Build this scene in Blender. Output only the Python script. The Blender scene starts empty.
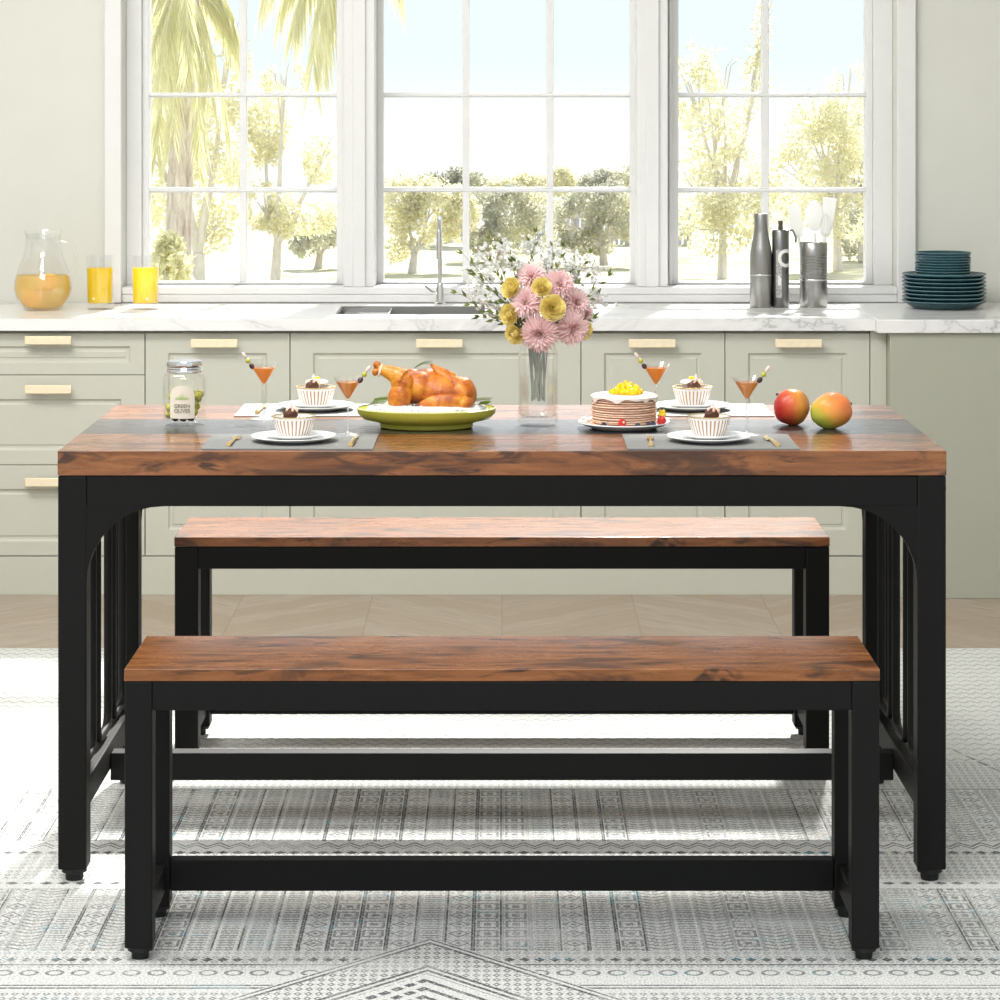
import bpy, bmesh, math, random
from math import sin, cos, pi, radians, sqrt, atan2
from mathutils import Vector, Matrix, Euler, Quaternion, noise

S = bpy.context.scene
COL = S.collection
F = 2700.0          # focal length in pixels
HC = 1.358          # camera height
CX, CY = 502.0, 105.0

# ------------------------------------------------------------------ camera
cam_d = bpy.data.cameras.new('camera')
cam = bpy.data.objects.new('camera', cam_d)
COL.objects.link(cam)
cam.location = (0, 0, HC)
cam.rotation_euler = (pi / 2, 0, 0)
cam_d.sensor_width = 36.0
cam_d.lens = 36.0 * F / 1000.0
cam_d.shift_x = (500 - CX) / 1000.0
cam_d.shift_y = (CY - 500) / 1000.0
cam_d.clip_end = 300
S.camera = cam

# ------------------------------------------------------------------ sky, sun, exposure
S.view_settings.view_transform = 'Standard'
S.view_settings.look = 'None'
S.view_settings.gamma = 1.0
S.view_settings.use_curve_mapping = False
S.view_settings.exposure = 0.1

w = bpy.data.worlds.new('sky')
S.world = w
w.use_nodes = True
nt = w.node_tree
nt.nodes.clear()
tc = nt.nodes.new('ShaderNodeTexCoord')
sp = nt.nodes.new('ShaderNodeSeparateXYZ')
rp = nt.nodes.new('ShaderNodeValToRGB')
bg = nt.nodes.new('ShaderNodeBackground')
ou = nt.nodes.new('ShaderNodeOutputWorld')
nt.links.new(tc.outputs['Generated'], sp.inputs[0])
mp = nt.nodes.new('ShaderNodeMapRange')
mp.inputs['From Min'].default_value = -0.08
mp.inputs['From Max'].default_value = 0.5
nt.links.new(sp.outputs['Z'], mp.inputs['Value'])
nt.links.new(mp.outputs[0], rp.inputs[0])
nt.links.new(rp.outputs[0], bg.inputs[0])
nt.links.new(bg.outputs[0], ou.inputs[0])
cr = rp.color_ramp
cr.elements[0].position = 0.0
cr.elements[0].color = (1, 1, 0.99, 1)
cr.elements[1].position = 1.0
cr.elements[1].color = (0.72, 0.80, 0.90, 1)
for p_, c_ in ((0.11, (0.99, 1, 1, 1)), (0.17, (0.82, 0.92, 0.955, 1)), (0.30, (0.84, 0.88, 0.92, 1))):
    e_ = cr.elements.new(p_)
    e_.color = c_
bg.inputs[1].default_value = 1.05

sun_d = bpy.data.lights.new('sun', 'SUN')
sun = bpy.data.objects.new('sun', sun_d)
COL.objects.link(sun)
sun_d.energy = 8.5
sun_d.angle = radians(3.5)
sun_d.color = (1.0, 0.97, 0.92)
EL, AZ = radians(40), radians(10)
sdir = Vector((-sin(AZ) * cos(EL), -cos(AZ) * cos(EL), -sin(EL)))   # travel direction
sun.rotation_euler = sdir.to_track_quat('-Z', 'Y').to_euler()
sun.location = (2, 12, 6)

def area(name, loc, target, sx, sy, power, color):
    d = bpy.data.lights.new(name, 'AREA')
    d.shape = 'RECTANGLE'
    d.size, d.size_y = sx, sy
    d.energy = power
    d.color = color
    o = bpy.data.objects.new(name, d)
    COL.objects.link(o)
    o.location = loc
    o.rotation_euler = (Vector(target) - Vector(loc)).to_track_quat('-Z', 'Y').to_euler()
    return o
area('fill_light', (-1.7, 4.6, 3.75), (-0.8, 7.4, 0.3), 2.6, 1.0, 128, (1.0, 0.975, 0.935))  # unseen fill lamp added to brighten the kitchen
area('fill_light', (-0.6, 2.2, 3.7), (0.0, 4.6, 0.2), 2.2, 1.0, 74, (1.0, 0.97, 0.92))  # second added fill, no fixture: lifts the rug and table area

# ------------------------------------------------------------------ node maths helper
class N:
    def __init__(s, nt, v): s.nt, s.v = nt, v
    def _m(s, op, *a):
        n = s.nt.nodes.new('ShaderNodeMath')
        n.operation = op
        for i, x in enumerate((s,) + a):
            if isinstance(x, N): x = x.v
            if isinstance(x, (int, float)): n.inputs[i].default_value = x
            else: s.nt.links.new(x, n.inputs[i])
        return N(s.nt, n.outputs[0])
    def __add__(s, o): return s._m('ADD', o)
    __radd__ = __add__
    def __sub__(s, o): return s._m('SUBTRACT', o)
    def __rsub__(s, o): return N(s.nt, float(o))._m('SUBTRACT', s)
    def __mul__(s, o): return s._m('MULTIPLY', o)
    __rmul__ = __mul__
    def __truediv__(s, o): return s._m('DIVIDE', o)
    def __lt__(s, o): return s._m('LESS_THAN', o)
    def __gt__(s, o): return s._m('GREATER_THAN', o)
    def abs(s): return s._m('ABSOLUTE')
    def floor(s): return s._m('FLOOR')
    def fract(s): return s._m('FRACT')
    def max(s, o): return s._m('MAXIMUM', o)
    def min(s, o): return s._m('MINIMUM', o)
    def sin(s): return s._m('SINE')
    def atan2(s, o): return s._m('ARCTAN2', o)
    def clamp(s): return s.max(0.0).min(1.0)
    def between(s, a, b): return (s > a) * (s < b)

class Mat:
    """procedural material builder"""
    def __init__(s, name):
        s.m = bpy.data.materials.new(name)
        s.m.use_nodes = True
        s.nt = s.m.node_tree
        s.nt.nodes.clear()
        s.out = s.nt.nodes.new('ShaderNodeOutputMaterial')
        s.tc = s.nt.nodes.new('ShaderNodeTexCoord')
        s.b = None
    def link(s, a, b): s.nt.links.new(a.v if isinstance(a, N) else a, b)
    def xyz(s):
        n = s.nt.nodes.new('ShaderNodeSeparateXYZ')
        s.nt.links.new(s.tc.outputs['Object'], n.inputs[0])
        return [N(s.nt, n.outputs[i]) for i in range(3)]
    def vec(s, x, y, z):
        n = s.nt.nodes.new('ShaderNodeCombineXYZ')
        for i, v in enumerate((x, y, z)):
            if isinstance(v, N): v = v.v
            if isinstance(v, (int, float)): n.inputs[i].default_value = v
            else: s.nt.links.new(v, n.inputs[i])
        return n.outputs[0]
    def noise(s, scale, detail=4, rough=0.55, stretch=None, vec=None, dist=0.0):
        n = s.nt.nodes.new('ShaderNodeTexNoise')
        n.inputs['Scale'].default_value = scale
        n.inputs['Detail'].default_value = detail
        n.inputs['Roughness'].default_value = rough
        n.inputs['Distortion'].default_value = dist
        v = vec if vec is not None else s.tc.outputs['Object']
        if stretch:
            mp = s.nt.nodes.new('ShaderNodeMapping')
            mp.inputs['Scale'].default_value = stretch
            s.nt.links.new(v, mp.inputs[0])
            v = mp.outputs[0]
        s.nt.links.new(v, n.inputs['Vector'])
        return N(s.nt, n.outputs['Fac'])
    def hash(s, x, y=0.0):
        n = s.nt.nodes.new('ShaderNodeTexWhiteNoise')
        n.noise_dimensions = '3D'
        s.nt.links.new(s.vec(x, y, 0.37), n.inputs['Vector'])
        return N(s.nt, n.outputs['Value'])
    def ramp(s, fac, stops):
        n = s.nt.nodes.new('ShaderNodeValToRGB')
        s.link(fac, n.inputs[0])
        r = n.color_ramp
        while len(r.elements) < len(stops): r.elements.new(0.5)
        for e, (p, c) in zip(r.elements, stops):
            e.position = p
            e.color = tuple(c) + (1,)
        return n.outputs[0]
    def mix(s, fac, a, b):
        n = s.nt.nodes.new('ShaderNodeMix')
        n.data_type = 'RGBA'
        if isinstance(fac, (int, float)): n.inputs[0].default_value = fac
        else: s.link(fac, n.inputs[0])
        for i, v in ((6, a), (7, b)):
            if isinstance(v, (tuple, list)): n.inputs[i].default_value = tuple(v) + (1,)
            else: s.link(v, n.inputs[i])
        return n.outputs[2]
    def bsdf(s, color, rough=0.5, metal=0.0, spec=0.5, bump=None, bstr=0.2, bdist=0.002, coat=0.0, coat_r=0.05, sss=0.0, trans=0.0, ior=1.45):
        b = s.nt.nodes.new('ShaderNodeBsdfPrincipled')
        s.b = b
        if isinstance(color, (tuple, list)): b.inputs['Base Color'].default_value = tuple(color) + (1,)
        else: s.link(color, b.inputs['Base Color'])
        for k, v in (('Roughness', rough), ('Metallic', metal), ('Specular IOR Level', spec), ('Coat Weight', coat),
                     ('Coat Roughness', coat_r), ('Transmission Weight', trans), ('IOR', ior), ('Subsurface Weight', sss)):
            if isinstance(v, (int, float)): b.inputs[k].default_value = v
            else: s.link(v, b.inputs[k])
        if sss: b.inputs['Subsurface Scale'].default_value = 0.01
        if bump is not None:
            n = s.nt.nodes.new('ShaderNodeBump')
            n.inputs['Strength'].default_value = bstr
            n.inputs['Distance'].default_value = bdist
            s.link(bump, n.inputs['Height'])
            s.nt.links.new(n.outputs[0], b.inputs['Normal'])
        s.nt.links.new(b.outputs[0], s.out.inputs[0])
        return s.m

def simple(name, color, rough=0.5, metal=0.0, var=0.06, nscale=30, bump=0.05, **k):
    """plain material with a little procedural variation of its own"""
    M = Mat(name)
    n = M.noise(nscale, 3)
    dark = tuple(c * (1 - var) for c in color)
    lite = tuple(min(1, c * (1 + var)) for c in color)
    return M.bsdf(M.ramp(n, [(0.3, dark), (0.7, lite)]), rough, metal, bump=n, bstr=bump, **k)

def thin_glass(name, tint=(0.992, 0.992, 0.988), refl=0.05, edge=0.45, rough=0.02):
    """thin clear glass: mostly see-through, more reflective and a bit denser at grazing angles"""
    M = Mat(name)
    lw = M.nt.nodes.new('ShaderNodeLayerWeight')
    lw.inputs[0].default_value = 0.35
    fac = N(M.nt, lw.outputs['Facing'])
    f3 = fac * fac * fac
    tr = M.nt.nodes.new('ShaderNodeBsdfTransparent')
    M.link(M.mix(f3.clamp(), tint, tuple(t * 0.90 for t in tint)), tr.inputs[0])
    gl = M.nt.nodes.new('ShaderNodeBsdfGlossy')
    gl.inputs['Color'].default_value = (1, 1, 1, 1)
    gl.inputs['Roughness'].default_value = rough
    ms = M.nt.nodes.new('ShaderNodeMixShader')
    M.link((f3 * edge + refl).clamp(), ms.inputs[0])
    M.nt.links.new(tr.outputs[0], ms.inputs[1])
    M.nt.links.new(gl.outputs[0], ms.inputs[2])
    M.nt.links.new(ms.outputs[0], M.out.inputs[0])
    return M.m

def liquid(name, color, clear=0.35):
    M = Mat(name)
    M.bsdf(color, 0.08, spec=0.4)
    tr = M.nt.nodes.new('ShaderNodeBsdfTransparent')
    tr.inputs[0].default_value = tuple(color) + (1,)
    tl = M.nt.nodes.new('ShaderNodeBsdfTranslucent')
    tl.inputs[0].default_value = tuple(color) + (1,)
    m1 = M.nt.nodes.new('ShaderNodeMixShader')
    m1.inputs[0].default_value = 0.5
    M.nt.links.new(M.b.outputs[0], m1.inputs[1])
    M.nt.links.new(tl.outputs[0], m1.inputs[2])
    m2 = M.nt.nodes.new('ShaderNodeMixShader')
    m2.inputs[0].default_value = clear
    M.nt.links.new(m1.outputs[0], m2.inputs[1])
    M.nt.links.new(tr.outputs[0], m2.inputs[2])
    M.nt.links.new(m2.outputs[0], M.out.inputs[0])
    return M.m

def leafy(name, c0, c1, trans=0.45, scale=3.0):
    M = Mat(name)
    n = M.noise(scale, 3)
    col = M.ramp(n, [(0.35, c0), (0.65, c1)])
    df = M.nt.nodes.new('ShaderNodeBsdfDiffuse')
    tl = M.nt.nodes.new('ShaderNodeBsdfTranslucent')
    M.link(col, df.inputs[0])
    M.link(col, tl.inputs[0])
    ms = M.nt.nodes.new('ShaderNodeMixShader')
    ms.inputs[0].default_value = trans
    M.nt.links.new(df.outputs[0], ms.inputs[1])
    M.nt.links.new(tl.outputs[0], ms.inputs[2])
    M.nt.links.new(ms.outputs[0], M.out.inputs[0])
    return M.m

# ------------------------------------------------------------------ materials
def mat_rug():
    M = Mat('woven_rug')
    X, Y, Z = M.xyz()
    def cell(c, ox=0.0, oy=0.0, cy=None):
        a = (X + ox) / c
        b = (Y + oy) / (cy or c)
        return (a.fract() - 0.5), (b.fract() - 0.5), a.floor(), b.floor()
    def line(v, pos, half): return (v - pos).abs() < half
    # zig-zag weave
    p, q, i, j = cell(0.030, cy=0.045)
    zig = ((q + p.abs() * 0.9 - 0.2).abs() < 0.11)
    # column motifs
    cw = 0.047
    p2, q2, i2, j2 = cell(cw, cy=0.050)
    diamond = ((p2.abs() + q2.abs() - 0.33).abs() < 0.055).max((p2.abs() + q2.abs()) < 0.12)
    square = ((p2.abs().max(q2.abs()) - 0.33).abs() < 0.05).max(p2.abs().max(q2.abs()) < 0.13)
    chev = (((q2 * 3.0).fract() - p2.abs() * 1.4).abs() < 0.16)
    dash = ((q2 * 4.0).fract() < 0.4) * (p2.abs() < 0.3)
    h = M.hash(i2)
    motif = diamond * (h < 0.3) + square * h.between(0.3, 0.6) + chev * h.between(0.6, 0.82) + dash * (h > 0.82)
    colline = ((p2.abs() - 0.46).abs() < 0.035) * (0.45 + 0.55 * (M.hash(i2, 4.0) > 0.45))
    cols = (motif * 0.75).max(colline)
    # tight weave
    p3, q3, i3, j3 = cell(0.016, cy=0.022)
    fine = ((p3.abs() + q3.abs() - 0.3).abs() < 0.13)
    # oval row and dot row
    p4, q4, i4, j4 = cell(0.04)
    qo = (Y - 4.225) / 0.04
    ovals = (((p4 * p4 + qo * qo * 1.2) - 0.10).abs() < 0.045)
    def dots(y0, hw=0.012, c=0.026):
        a = ((X / c).fract() - 0.5)
        return ((a.abs() + (Y - y0).abs() / (hw * 2.2)) < 0.42)
    # large lozenge in the foreground
    dd = 4.402 - Y - (X + 0.117).abs()
    inside = (dd > 0.0)
    loz_lines = line(dd, 0.008, 0.0035).max(line(dd, 0.026, 0.0045)).max(line(dd, 0.145, 0.005)).max(line(dd, 0.165, 0.005))
    tri = (((dd * 26.0).fract() - 0.5).abs() < 0.24) * (((((X + 0.117) + (Y - 4.2)) * 26.0).fract() - 0.5).abs() < 0.33)
    loz = loz_lines.max(tri * (dd > 0.18)).max(fine * dd.between(0.03, 0.14) * 0.8)
    # second and third lozenges left and right, further down the repeat
    def zone(a, b): return Y.between(a, b)
    bands = (zig * 0.45 * zone(5.58, 6.75) +
             fine * 0.5 * zone(5.36, 5.58) + (1.0 - (cols > 0.3)) * fine * 0.45 * (zone(4.98, 5.36) + zone(4.335, 4.68)) +
             cols * zone(4.98, 5.36) +
             fine * 0.6 * zone(4.74, 4.90) +
             cols * zone(4.335, 4.68) +
             fine * 0.45 * zone(4.24, 4.335) +
             fine * 0.7 * zone(2.0, 4.13))
    # zig-zag border rows
    zb = ((((X / 0.04).fract() - 0.5).abs() * 0.05 + 4.945 - Y).abs() < 0.004).max((((X / 0.04).fract() - 0.5).abs() * 0.05 + 4.93 - Y).abs() < 0.003)
    lines = dots(4.905).max(dots(4.712, 0.010, 0.03)).max(dots(4.29, 0.011, 0.024)).max(line(Y, 4.265, 0.003)).max(line(Y, 4.152, 0.003)).max(line(Y, 4.165, 0.0025)).max(ovals * zone(4.19, 4.26) * 0.8).max(zb * 0.9).max(line(Y, 5.36, 0.004) * 0.6)
    pat = bands.max(lines)
    pat = pat * (1.0 - inside) + loz * inside
    # a slanting thread line on the right
    slant = line(X + (Y - 5.2) * 0.35, 1.12, 0.004) * (((Y / 0.05).fract()) < 0.7) * zone(4.98, 5.7)
    pat = pat.max(slant)
    wear = M.noise(9, 4)
    wear2 = M.noise(170, 2)
    amt = (pat * ((wear - 0.18) * 3.0).clamp() * ((wear2 - 0.20) * 3.2).clamp()).clamp()
    weave = ((X * 2 * pi / 0.0052).sin() * 0.5 + 0.5) * ((Y * 2 * pi / 0.0065).sin() * 0.5 + 0.5)
    base = M.mix(M.noise(3.0, 3) * 0.9, (0.69, 0.70, 0.685), (0.79, 0.795, 0.775))
    base = M.mix((M.noise(260, 2, 0.7) - 0.46).clamp() * 4.0, base, (0.32, 0.33, 0.325))
    teal = M.mix(((M.hash((X / 0.06).floor(), (Y / 0.03).floor()) > 0.90) * (M.noise(2.0, 2) > 0.46)), (0.055, 0.062, 0.066), (0.02, 0.14, 0.18))
    col = M.mix(amt * 0.92, base, teal)
    return M.bsdf(col, 0.95, spec=0.1, bump=(weave * 0.6 + M.noise(300, 2)), bstr=0.5, bdist=0.002)

def mat_floor():
    M = Mat('chevron_oak_floor')
    X, Y, Z = M.xyz()
    W = 0.36
    a = X / W
    k = a.floor()
    u = a.fract() * W
    sgn = ((k / 2.0).fract() > 0.25) * 2.0 - 1.0
    t = Y * 1.0 + (u - W / 2) * sgn * 0.95
    pw = 0.11
    idx = (t / pw).floor()
    hv = M.hash(idx, k * 7.13)
    gap = (((t / pw).fract() - 0.5).abs() > 0.488).max((a.fract() - 0.5).abs() > 0.495)
    gr = M.noise(7, 6, 0.6, vec=M.vec(t * 9.0 + hv * 20.0, u * 1.6, hv * 9.0), dist=0.5)
    c = M.mix(gr, (0.20, 0.15, 0.115), (0.62, 0.54, 0.45))
    c = M.mix(hv * 0.85, c, (0.36, 0.28, 0.21))
    c = M.mix(gap * 0.35, c, (0.16, 0.12, 0.09))
    return M.bsdf(c, 0.42, spec=0.4, bump=gr, bstr=0.08)

def mat_wood(name, stripe=None):
    M = Mat(name)
    X, Y, Z = M.xyz()
    grain = M.noise(5.5, 7, 0.62, stretch=(1.0, 11, 11), dist=0.5)
    fineg = M.noise(26, 4, 0.6, stretch=(1.0, 16, 16))
    blot = M.noise(3.4, 5, 0.62, stretch=(1.3, 5.0, 5.0), dist=0.8)
    knots = M.noise(8.0, 3, 0.5, stretch=(1, 3.2, 3.2), dist=1.2)
    c = M.ramp(grain, [(0.30, (0.115, 0.040, 0.013)), (0.48, (0.25, 0.090, 0.027)), (0.66, (0.38, 0.152, 0.050))])
    c = M.mix((fineg - 0.3).clamp() * 0.7, c, (0.22, 0.075, 0.028))
    dk = ((blot - 0.525) * 11.0).clamp() * 0.85
    dk = dk.max(((knots - 0.60) * 14.0).clamp() * 0.95)
    mott = M.noise(13.0, 6, 0.68, stretch=(0.8, 5.0, 5.0), dist=1.0)
    region = ((M.noise(2.1, 2, stretch=(1, 1.5, 1.5)) - 0.46) * 7.0).clamp()
    dk = dk.max(((mott - 0.515) * 10.0).clamp() * region * 0.8)
    dk = dk * (0.55 + fineg * 0.7)
    c = M.mix(dk.clamp(), c, (0.030, 0.014, 0.009))
    if stripe:
        st = Y.between(stripe[0], stripe[1]) * (Z > stripe[2])
        c = M.mix(st, c, M.mix(fineg, (0.020, 0.020, 0.022), (0.045, 0.042, 0.040)))
    return M.bsdf(c, 0.22 + blot * 0.12, spec=0.45, bump=fineg, bstr=0.05, bdist=0.0005, coat=0.30, coat_r=0.10)

def mat_marble():
    M = Mat('veined_white_marble')
    n = M.noise(2.2, 6, 0.6, stretch=(1, 1.6, 1.6), dist=1.4)
    v = (n - 0.5).abs()
    vein = (1.0 - (v * 34.0)).clamp()
    soft = (1.0 - (v * 9.0)).clamp() * 0.28
    mask = ((M.noise(1.7, 2) - 0.42) * 4.0).clamp()
    c = M.mix((vein * 0.75).max(soft) * mask, (0.80, 0.80, 0.80), (0.33, 0.33, 0.35))
    return M.bsdf(c, 0.22, spec=0.5, coat=0.1)

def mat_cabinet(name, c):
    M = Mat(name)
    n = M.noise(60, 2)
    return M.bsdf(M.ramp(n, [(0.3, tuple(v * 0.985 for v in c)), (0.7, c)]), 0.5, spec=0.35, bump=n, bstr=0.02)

def mat_chicken():
    M = Mat('roasted_skin')
    n = M.noise(26, 5, 0.6, dist=0.4)
    n2 = M.noise(240, 3)
    c = M.ramp(n, [(0.32, (0.30, 0.050, 0.006)), (0.44, (0.46, 0.11, 0.009)), (0.56, (0.64, 0.21, 0.014)), (0.70, (0.76, 0.35, 0.03))])
    return M.bsdf(c, 0.30, spec=0.5, bump=(n2 * 0.6 + n), bstr=0.8, bdist=0.004, coat=0.22, coat_r=0.2)

def mat_mango(name, side):
    M = Mat(name)
    X, Y, Z = M.xyz()
    n = M.noise(25, 4)
    if side < 0:
        t = ((X + Z * 0.25 - 0.005 + (n - 0.5) * 0.02) * 16 + 0.5).clamp()
        c = M.ramp(t, [(0.15, (0.42, 0.022, 0.018)), (0.5, (0.60, 0.10, 0.03)), (0.8, (0.72, 0.30, 0.05)), (1.0, (0.52, 0.22, 0.05))])
    else:
        t = ((X * 0.9 + (Z - 0.033) * 0.9 + (n - 0.5) * 0.016) * 14 + 0.62).clamp()
        c = M.ramp(t, [(0.05, (0.34, 0.40, 0.05)), (0.28, (0.52, 0.44, 0.05)), (0.5, (0.78, 0.36, 0.06)), (1.0, (0.78, 0.22, 0.06))])
    sp_ = M.noise(420, 2)
    c = M.mix(((sp_ - 0.66) * 10).clamp() * 0.5, c, (0.8, 0.6, 0.3))
    return M.bsdf(c, 0.33, spec=0.45, bump=n, bstr=0.05)

def mat_bowl():
    M = Mat('white_china_with_gold_flutes')
    X, Y, Z = M.xyz()
    a = Y.atan2(X) * (30 / (2 * pi))
    s = ((a.fract() - 0.5).abs() < 0.17) * (Z.between(0.003, 0.031))
    c = M.mix(s, (0.86, 0.85, 0.83), (0.45, 0.24, 0.12))
    return M.bsdf(c, 0.18, spec=0.5)

def mat_steel(name, c=(0.33, 0.33, 0.33), rough=0.28):
    M = Mat(name)
    n = M.noise(40, 2, stretch=(1, 1, 30))
    return M.bsdf(M.ramp(n, [(0.3, tuple(v * 0.9 for v in c)), (0.7, c)]), rough, 1.0)

def mat_lawn():
    M = Mat('dry_lawn')
    n = M.noise(0.5, 6, 0.6)
    n2 = M.noise(2.5, 4, 0.6, stretch=(0.3, 1, 1))
    return M.bsdf(M.mix(((n2 - 0.42) * 4).clamp(), M.ramp(n, [(0.35, (0.62, 0.58, 0.40)), (0.65, (0.75, 0.72, 0.58))]), (0.36, 0.36, 0.17)), 0.9, spec=0.1)

def mat_skin_bark(name, c0, c1):
    M = Mat(name)
    n = M.noise(4, 5, 0.7, stretch=(3, 3, 0.6))
    return M.bsdf(M.ramp(n, [(0.3, c0), (0.7, c1)]), 0.9, spec=0.1, bump=n, bstr=0.6, bdist=0.03)

MT = dict(
    rug=mat_rug(), floor=mat_floor(), marble=mat_marble(),
    wall=simple('warm_white_wall_paint', (0.60, 0.605, 0.56), 0.8, var=0.012, nscale=9, bump=0.02),
    ceil=simple('ceiling_paint', (0.80, 0.80, 0.78), 0.85, var=0.01),
    white=simple('white_window_paint', (0.68, 0.68, 0.68), 0.4, var=0.012, bump=0.01),
    cab=mat_cabinet('sage_cabinet_paint', (0.545, 0.545, 0.475)),
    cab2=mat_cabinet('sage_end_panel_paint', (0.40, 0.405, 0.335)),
    handle=simple('pale_ash_wood', (0.83, 0.72, 0.52), 0.5, var=0.05, nscale=60),
    black=simple('black_powder_coat', (0.0065, 0.0063, 0.0060), 0.55, var=0.15, nscale=500, bump=0.12, spec=0.22),
    rubber=simple('black_rubber', (0.009, 0.009, 0.009), 0.7),
    top=mat_wood('rustic_brown_tabletop', (-0.124, 0.110, 0.735)),
    wood=mat_wood('rustic_brown_board'),
    pane=thin_glass('window_glass', (0.985, 0.99, 0.99), 0.02, 0.12, 0.0),
    glass=thin_glass('clear_glass'),
    vglass=thin_glass('vase_glass', (0.985, 0.985, 0.98), 0.07, 0.7),
    chrome=mat_steel('chrome', (0.72, 0.72, 0.72), 0.12),
    steel=mat_steel('brushed_steel', (0.36, 0.355, 0.345), 0.30),
    dsteel=mat_steel('dark_steel', (0.20, 0.20, 0.20), 0.34),
    sinkm=mat_steel('sink_steel', (0.42, 0.41, 0.39), 0.35),
    china=simple('white_china', (0.84, 0.84, 0.83), 0.18, var=0.01, bump=0.0),
    gold=simple('brushed_gold', (0.83, 0.60, 0.25), 0.3, 1.0, var=0.04),
    bowl=mat_bowl(),
    mat_=simple('grey_placemat', (0.25, 0.255, 0.25), 0.6, var=0.07, nscale=500, bump=0.1, spec=0.3),
    teal=simple('teal_glazed_stoneware', (0.016, 0.062, 0.078), 0.26, var=0.12, nscale=50),
    tealrim=simple('teal_worn_rim', (0.10, 0.19, 0.215), 0.3, var=0.1, nscale=50),
    juice=liquid('orange_juice', (1.0, 0.78, 0.01), 0.15),
    juice2=liquid('fruit_water', (1.0, 0.80, 0.32), 0.40),
    pulp=simple('orange_slice_flesh', (0.95, 0.50, 0.10), 0.5, var=0.15),
    rind=simple('orange_rind', (0.98, 0.62, 0.05), 0.5, var=0.1),
    ice=simple('ice', (0.93, 0.93, 0.88), 0.15, var=0.03),
    drink=liquid('amber_cocktail', (0.80, 0.42, 0.10), 0.25),
    olive=simple('green_olive', (0.46, 0.46, 0.05), 0.3, var=0.15),
    oliveb=simple('dark_olive', (0.055, 0.02, 0.015), 0.3, var=0.2),
    grape=simple('dark_grape', (0.04, 0.018, 0.03), 0.25, var=0.2),
    pick=simple('bamboo_pick', (0.55, 0.42, 0.25), 0.5),
    bead=simple('pale_pink_bead', (0.75, 0.62, 0.55), 0.3),
    label=simple('cream_label_paper', (0.80, 0.72, 0.60), 0.6, var=0.02),
    ink=simple('brown_label_ink', (0.22, 0.19, 0.15), 0.6),
    greenink=simple('green_label_print', (0.45, 0.55, 0.18), 0.6, var=0.2, nscale=300),
    soup=simple('cream_dessert', (0.85, 0.78, 0.68), 0.35, var=0.05),
    truffle=simple('chocolate_truffle', (0.085, 0.030, 0.016), 0.6, var=0.4, nscale=400, bump=0.5),
    shell=simple('pink_sugar_petal', (0.82, 0.55, 0.42), 0.5, var=0.1),
    yellow=simple('yellow_flower_petal', (0.95, 0.66, 0.03), 0.5, var=0.15, nscale=200),
    platter=simple('lime_green_glaze', (0.47, 0.45, 0.055), 0.22, var=0.05),
    plattr2=simple('pale_green_rim_glaze', (0.62, 0.62, 0.22), 0.22, var=0.05),
    rice=simple('white_rice', (0.70, 0.70, 0.68), 0.6, var=0.06, nscale=500, bump=0.4),
    herb=leafy('green_herb', (0.10, 0.17, 0.03), (0.22, 0.30, 0.06), 0.3, 40),
    string=simple('white_cotton_string', (0.85, 0.78, 0.66), 0.8),
    chicken=mat_chicken(),
    crepe=simple('crepe', (0.76, 0.52, 0.38), 0.6, var=0.18, nscale=120, bump=0.3),
    cream=simple('whipped_cream', (0.83, 0.72, 0.65), 0.4, var=0.03, sss=0.1),
    mangoc=simple('diced_mango', (0.98, 0.60, 0.01), 0.3, var=0.12, nscale=120),
    straw=simple('strawberry', (0.62, 0.03, 0.025), 0.3, var=0.3, nscale=300, bump=0.4),
    blueb=simple('blueberry', (0.025, 0.035, 0.07), 0.5, var=0.3),
    mangl=mat_mango('red_mango_skin', -1), mangr=mat_mango('orange_mango_skin', 1),
    pink=leafy('pink_petal', (0.88, 0.63, 0.63), (0.95, 0.77, 0.76), 0.3, 60),
    rose=leafy('yellow_rose_petal', (0.82, 0.66, 0.18), (0.96, 0.86, 0.42), 0.2, 190),
    wpetal=leafy('white_petal', (0.86, 0.87, 0.85), (0.93, 0.93, 0.91), 0.4, 60),
    stem=simple('flower_stem', (0.22, 0.22, 0.12), 0.5, var=0.2),
    vleaf=leafy('bouquet_leaf', (0.10, 0.14, 0.035), (0.26, 0.31, 0.10), 0.35, 40),
    water=thin_glass('vase_water', (0.985, 0.985, 0.98), 0.02, 0.2),
    foot=thin_glass('brightened_foot_glass', (0.95, 0.95, 0.95), 0.30, 0.5, 0.25),  # extra whitish reflection stands in for bright refraction in foot and stem
    utens=simple('white_silicone', (0.86, 0.86, 0.84), 0.4, var=0.02),
    lawn=mat_lawn(),
    barkw=mat_skin_bark('pale_bark', (0.55, 0.50, 0.46), (0.80, 0.77, 0.72)),
    barkb=mat_skin_bark('brown_palm_bark', (0.34, 0.24, 0.20), (0.88, 0.82, 0.76)),
    leafy1=leafy('pale_yellow_leaves', (0.74, 0.71, 0.50), (0.95, 0.93, 0.76), 0.5, 0.9),
    leafy2=leafy('olive_leaves', (0.44, 0.44, 0.36), (0.94, 0.92, 0.74), 0.5, 0.7),
    leafy3=leafy('palm_leaves', (0.76, 0.74, 0.46), (0.96, 0.94, 0.74), 0.5, 0.9),
    fence=simple('weathered_fence_wood', (0.52, 0.52, 0.54), 0.8, var=0.2, nscale=6),
)

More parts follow.
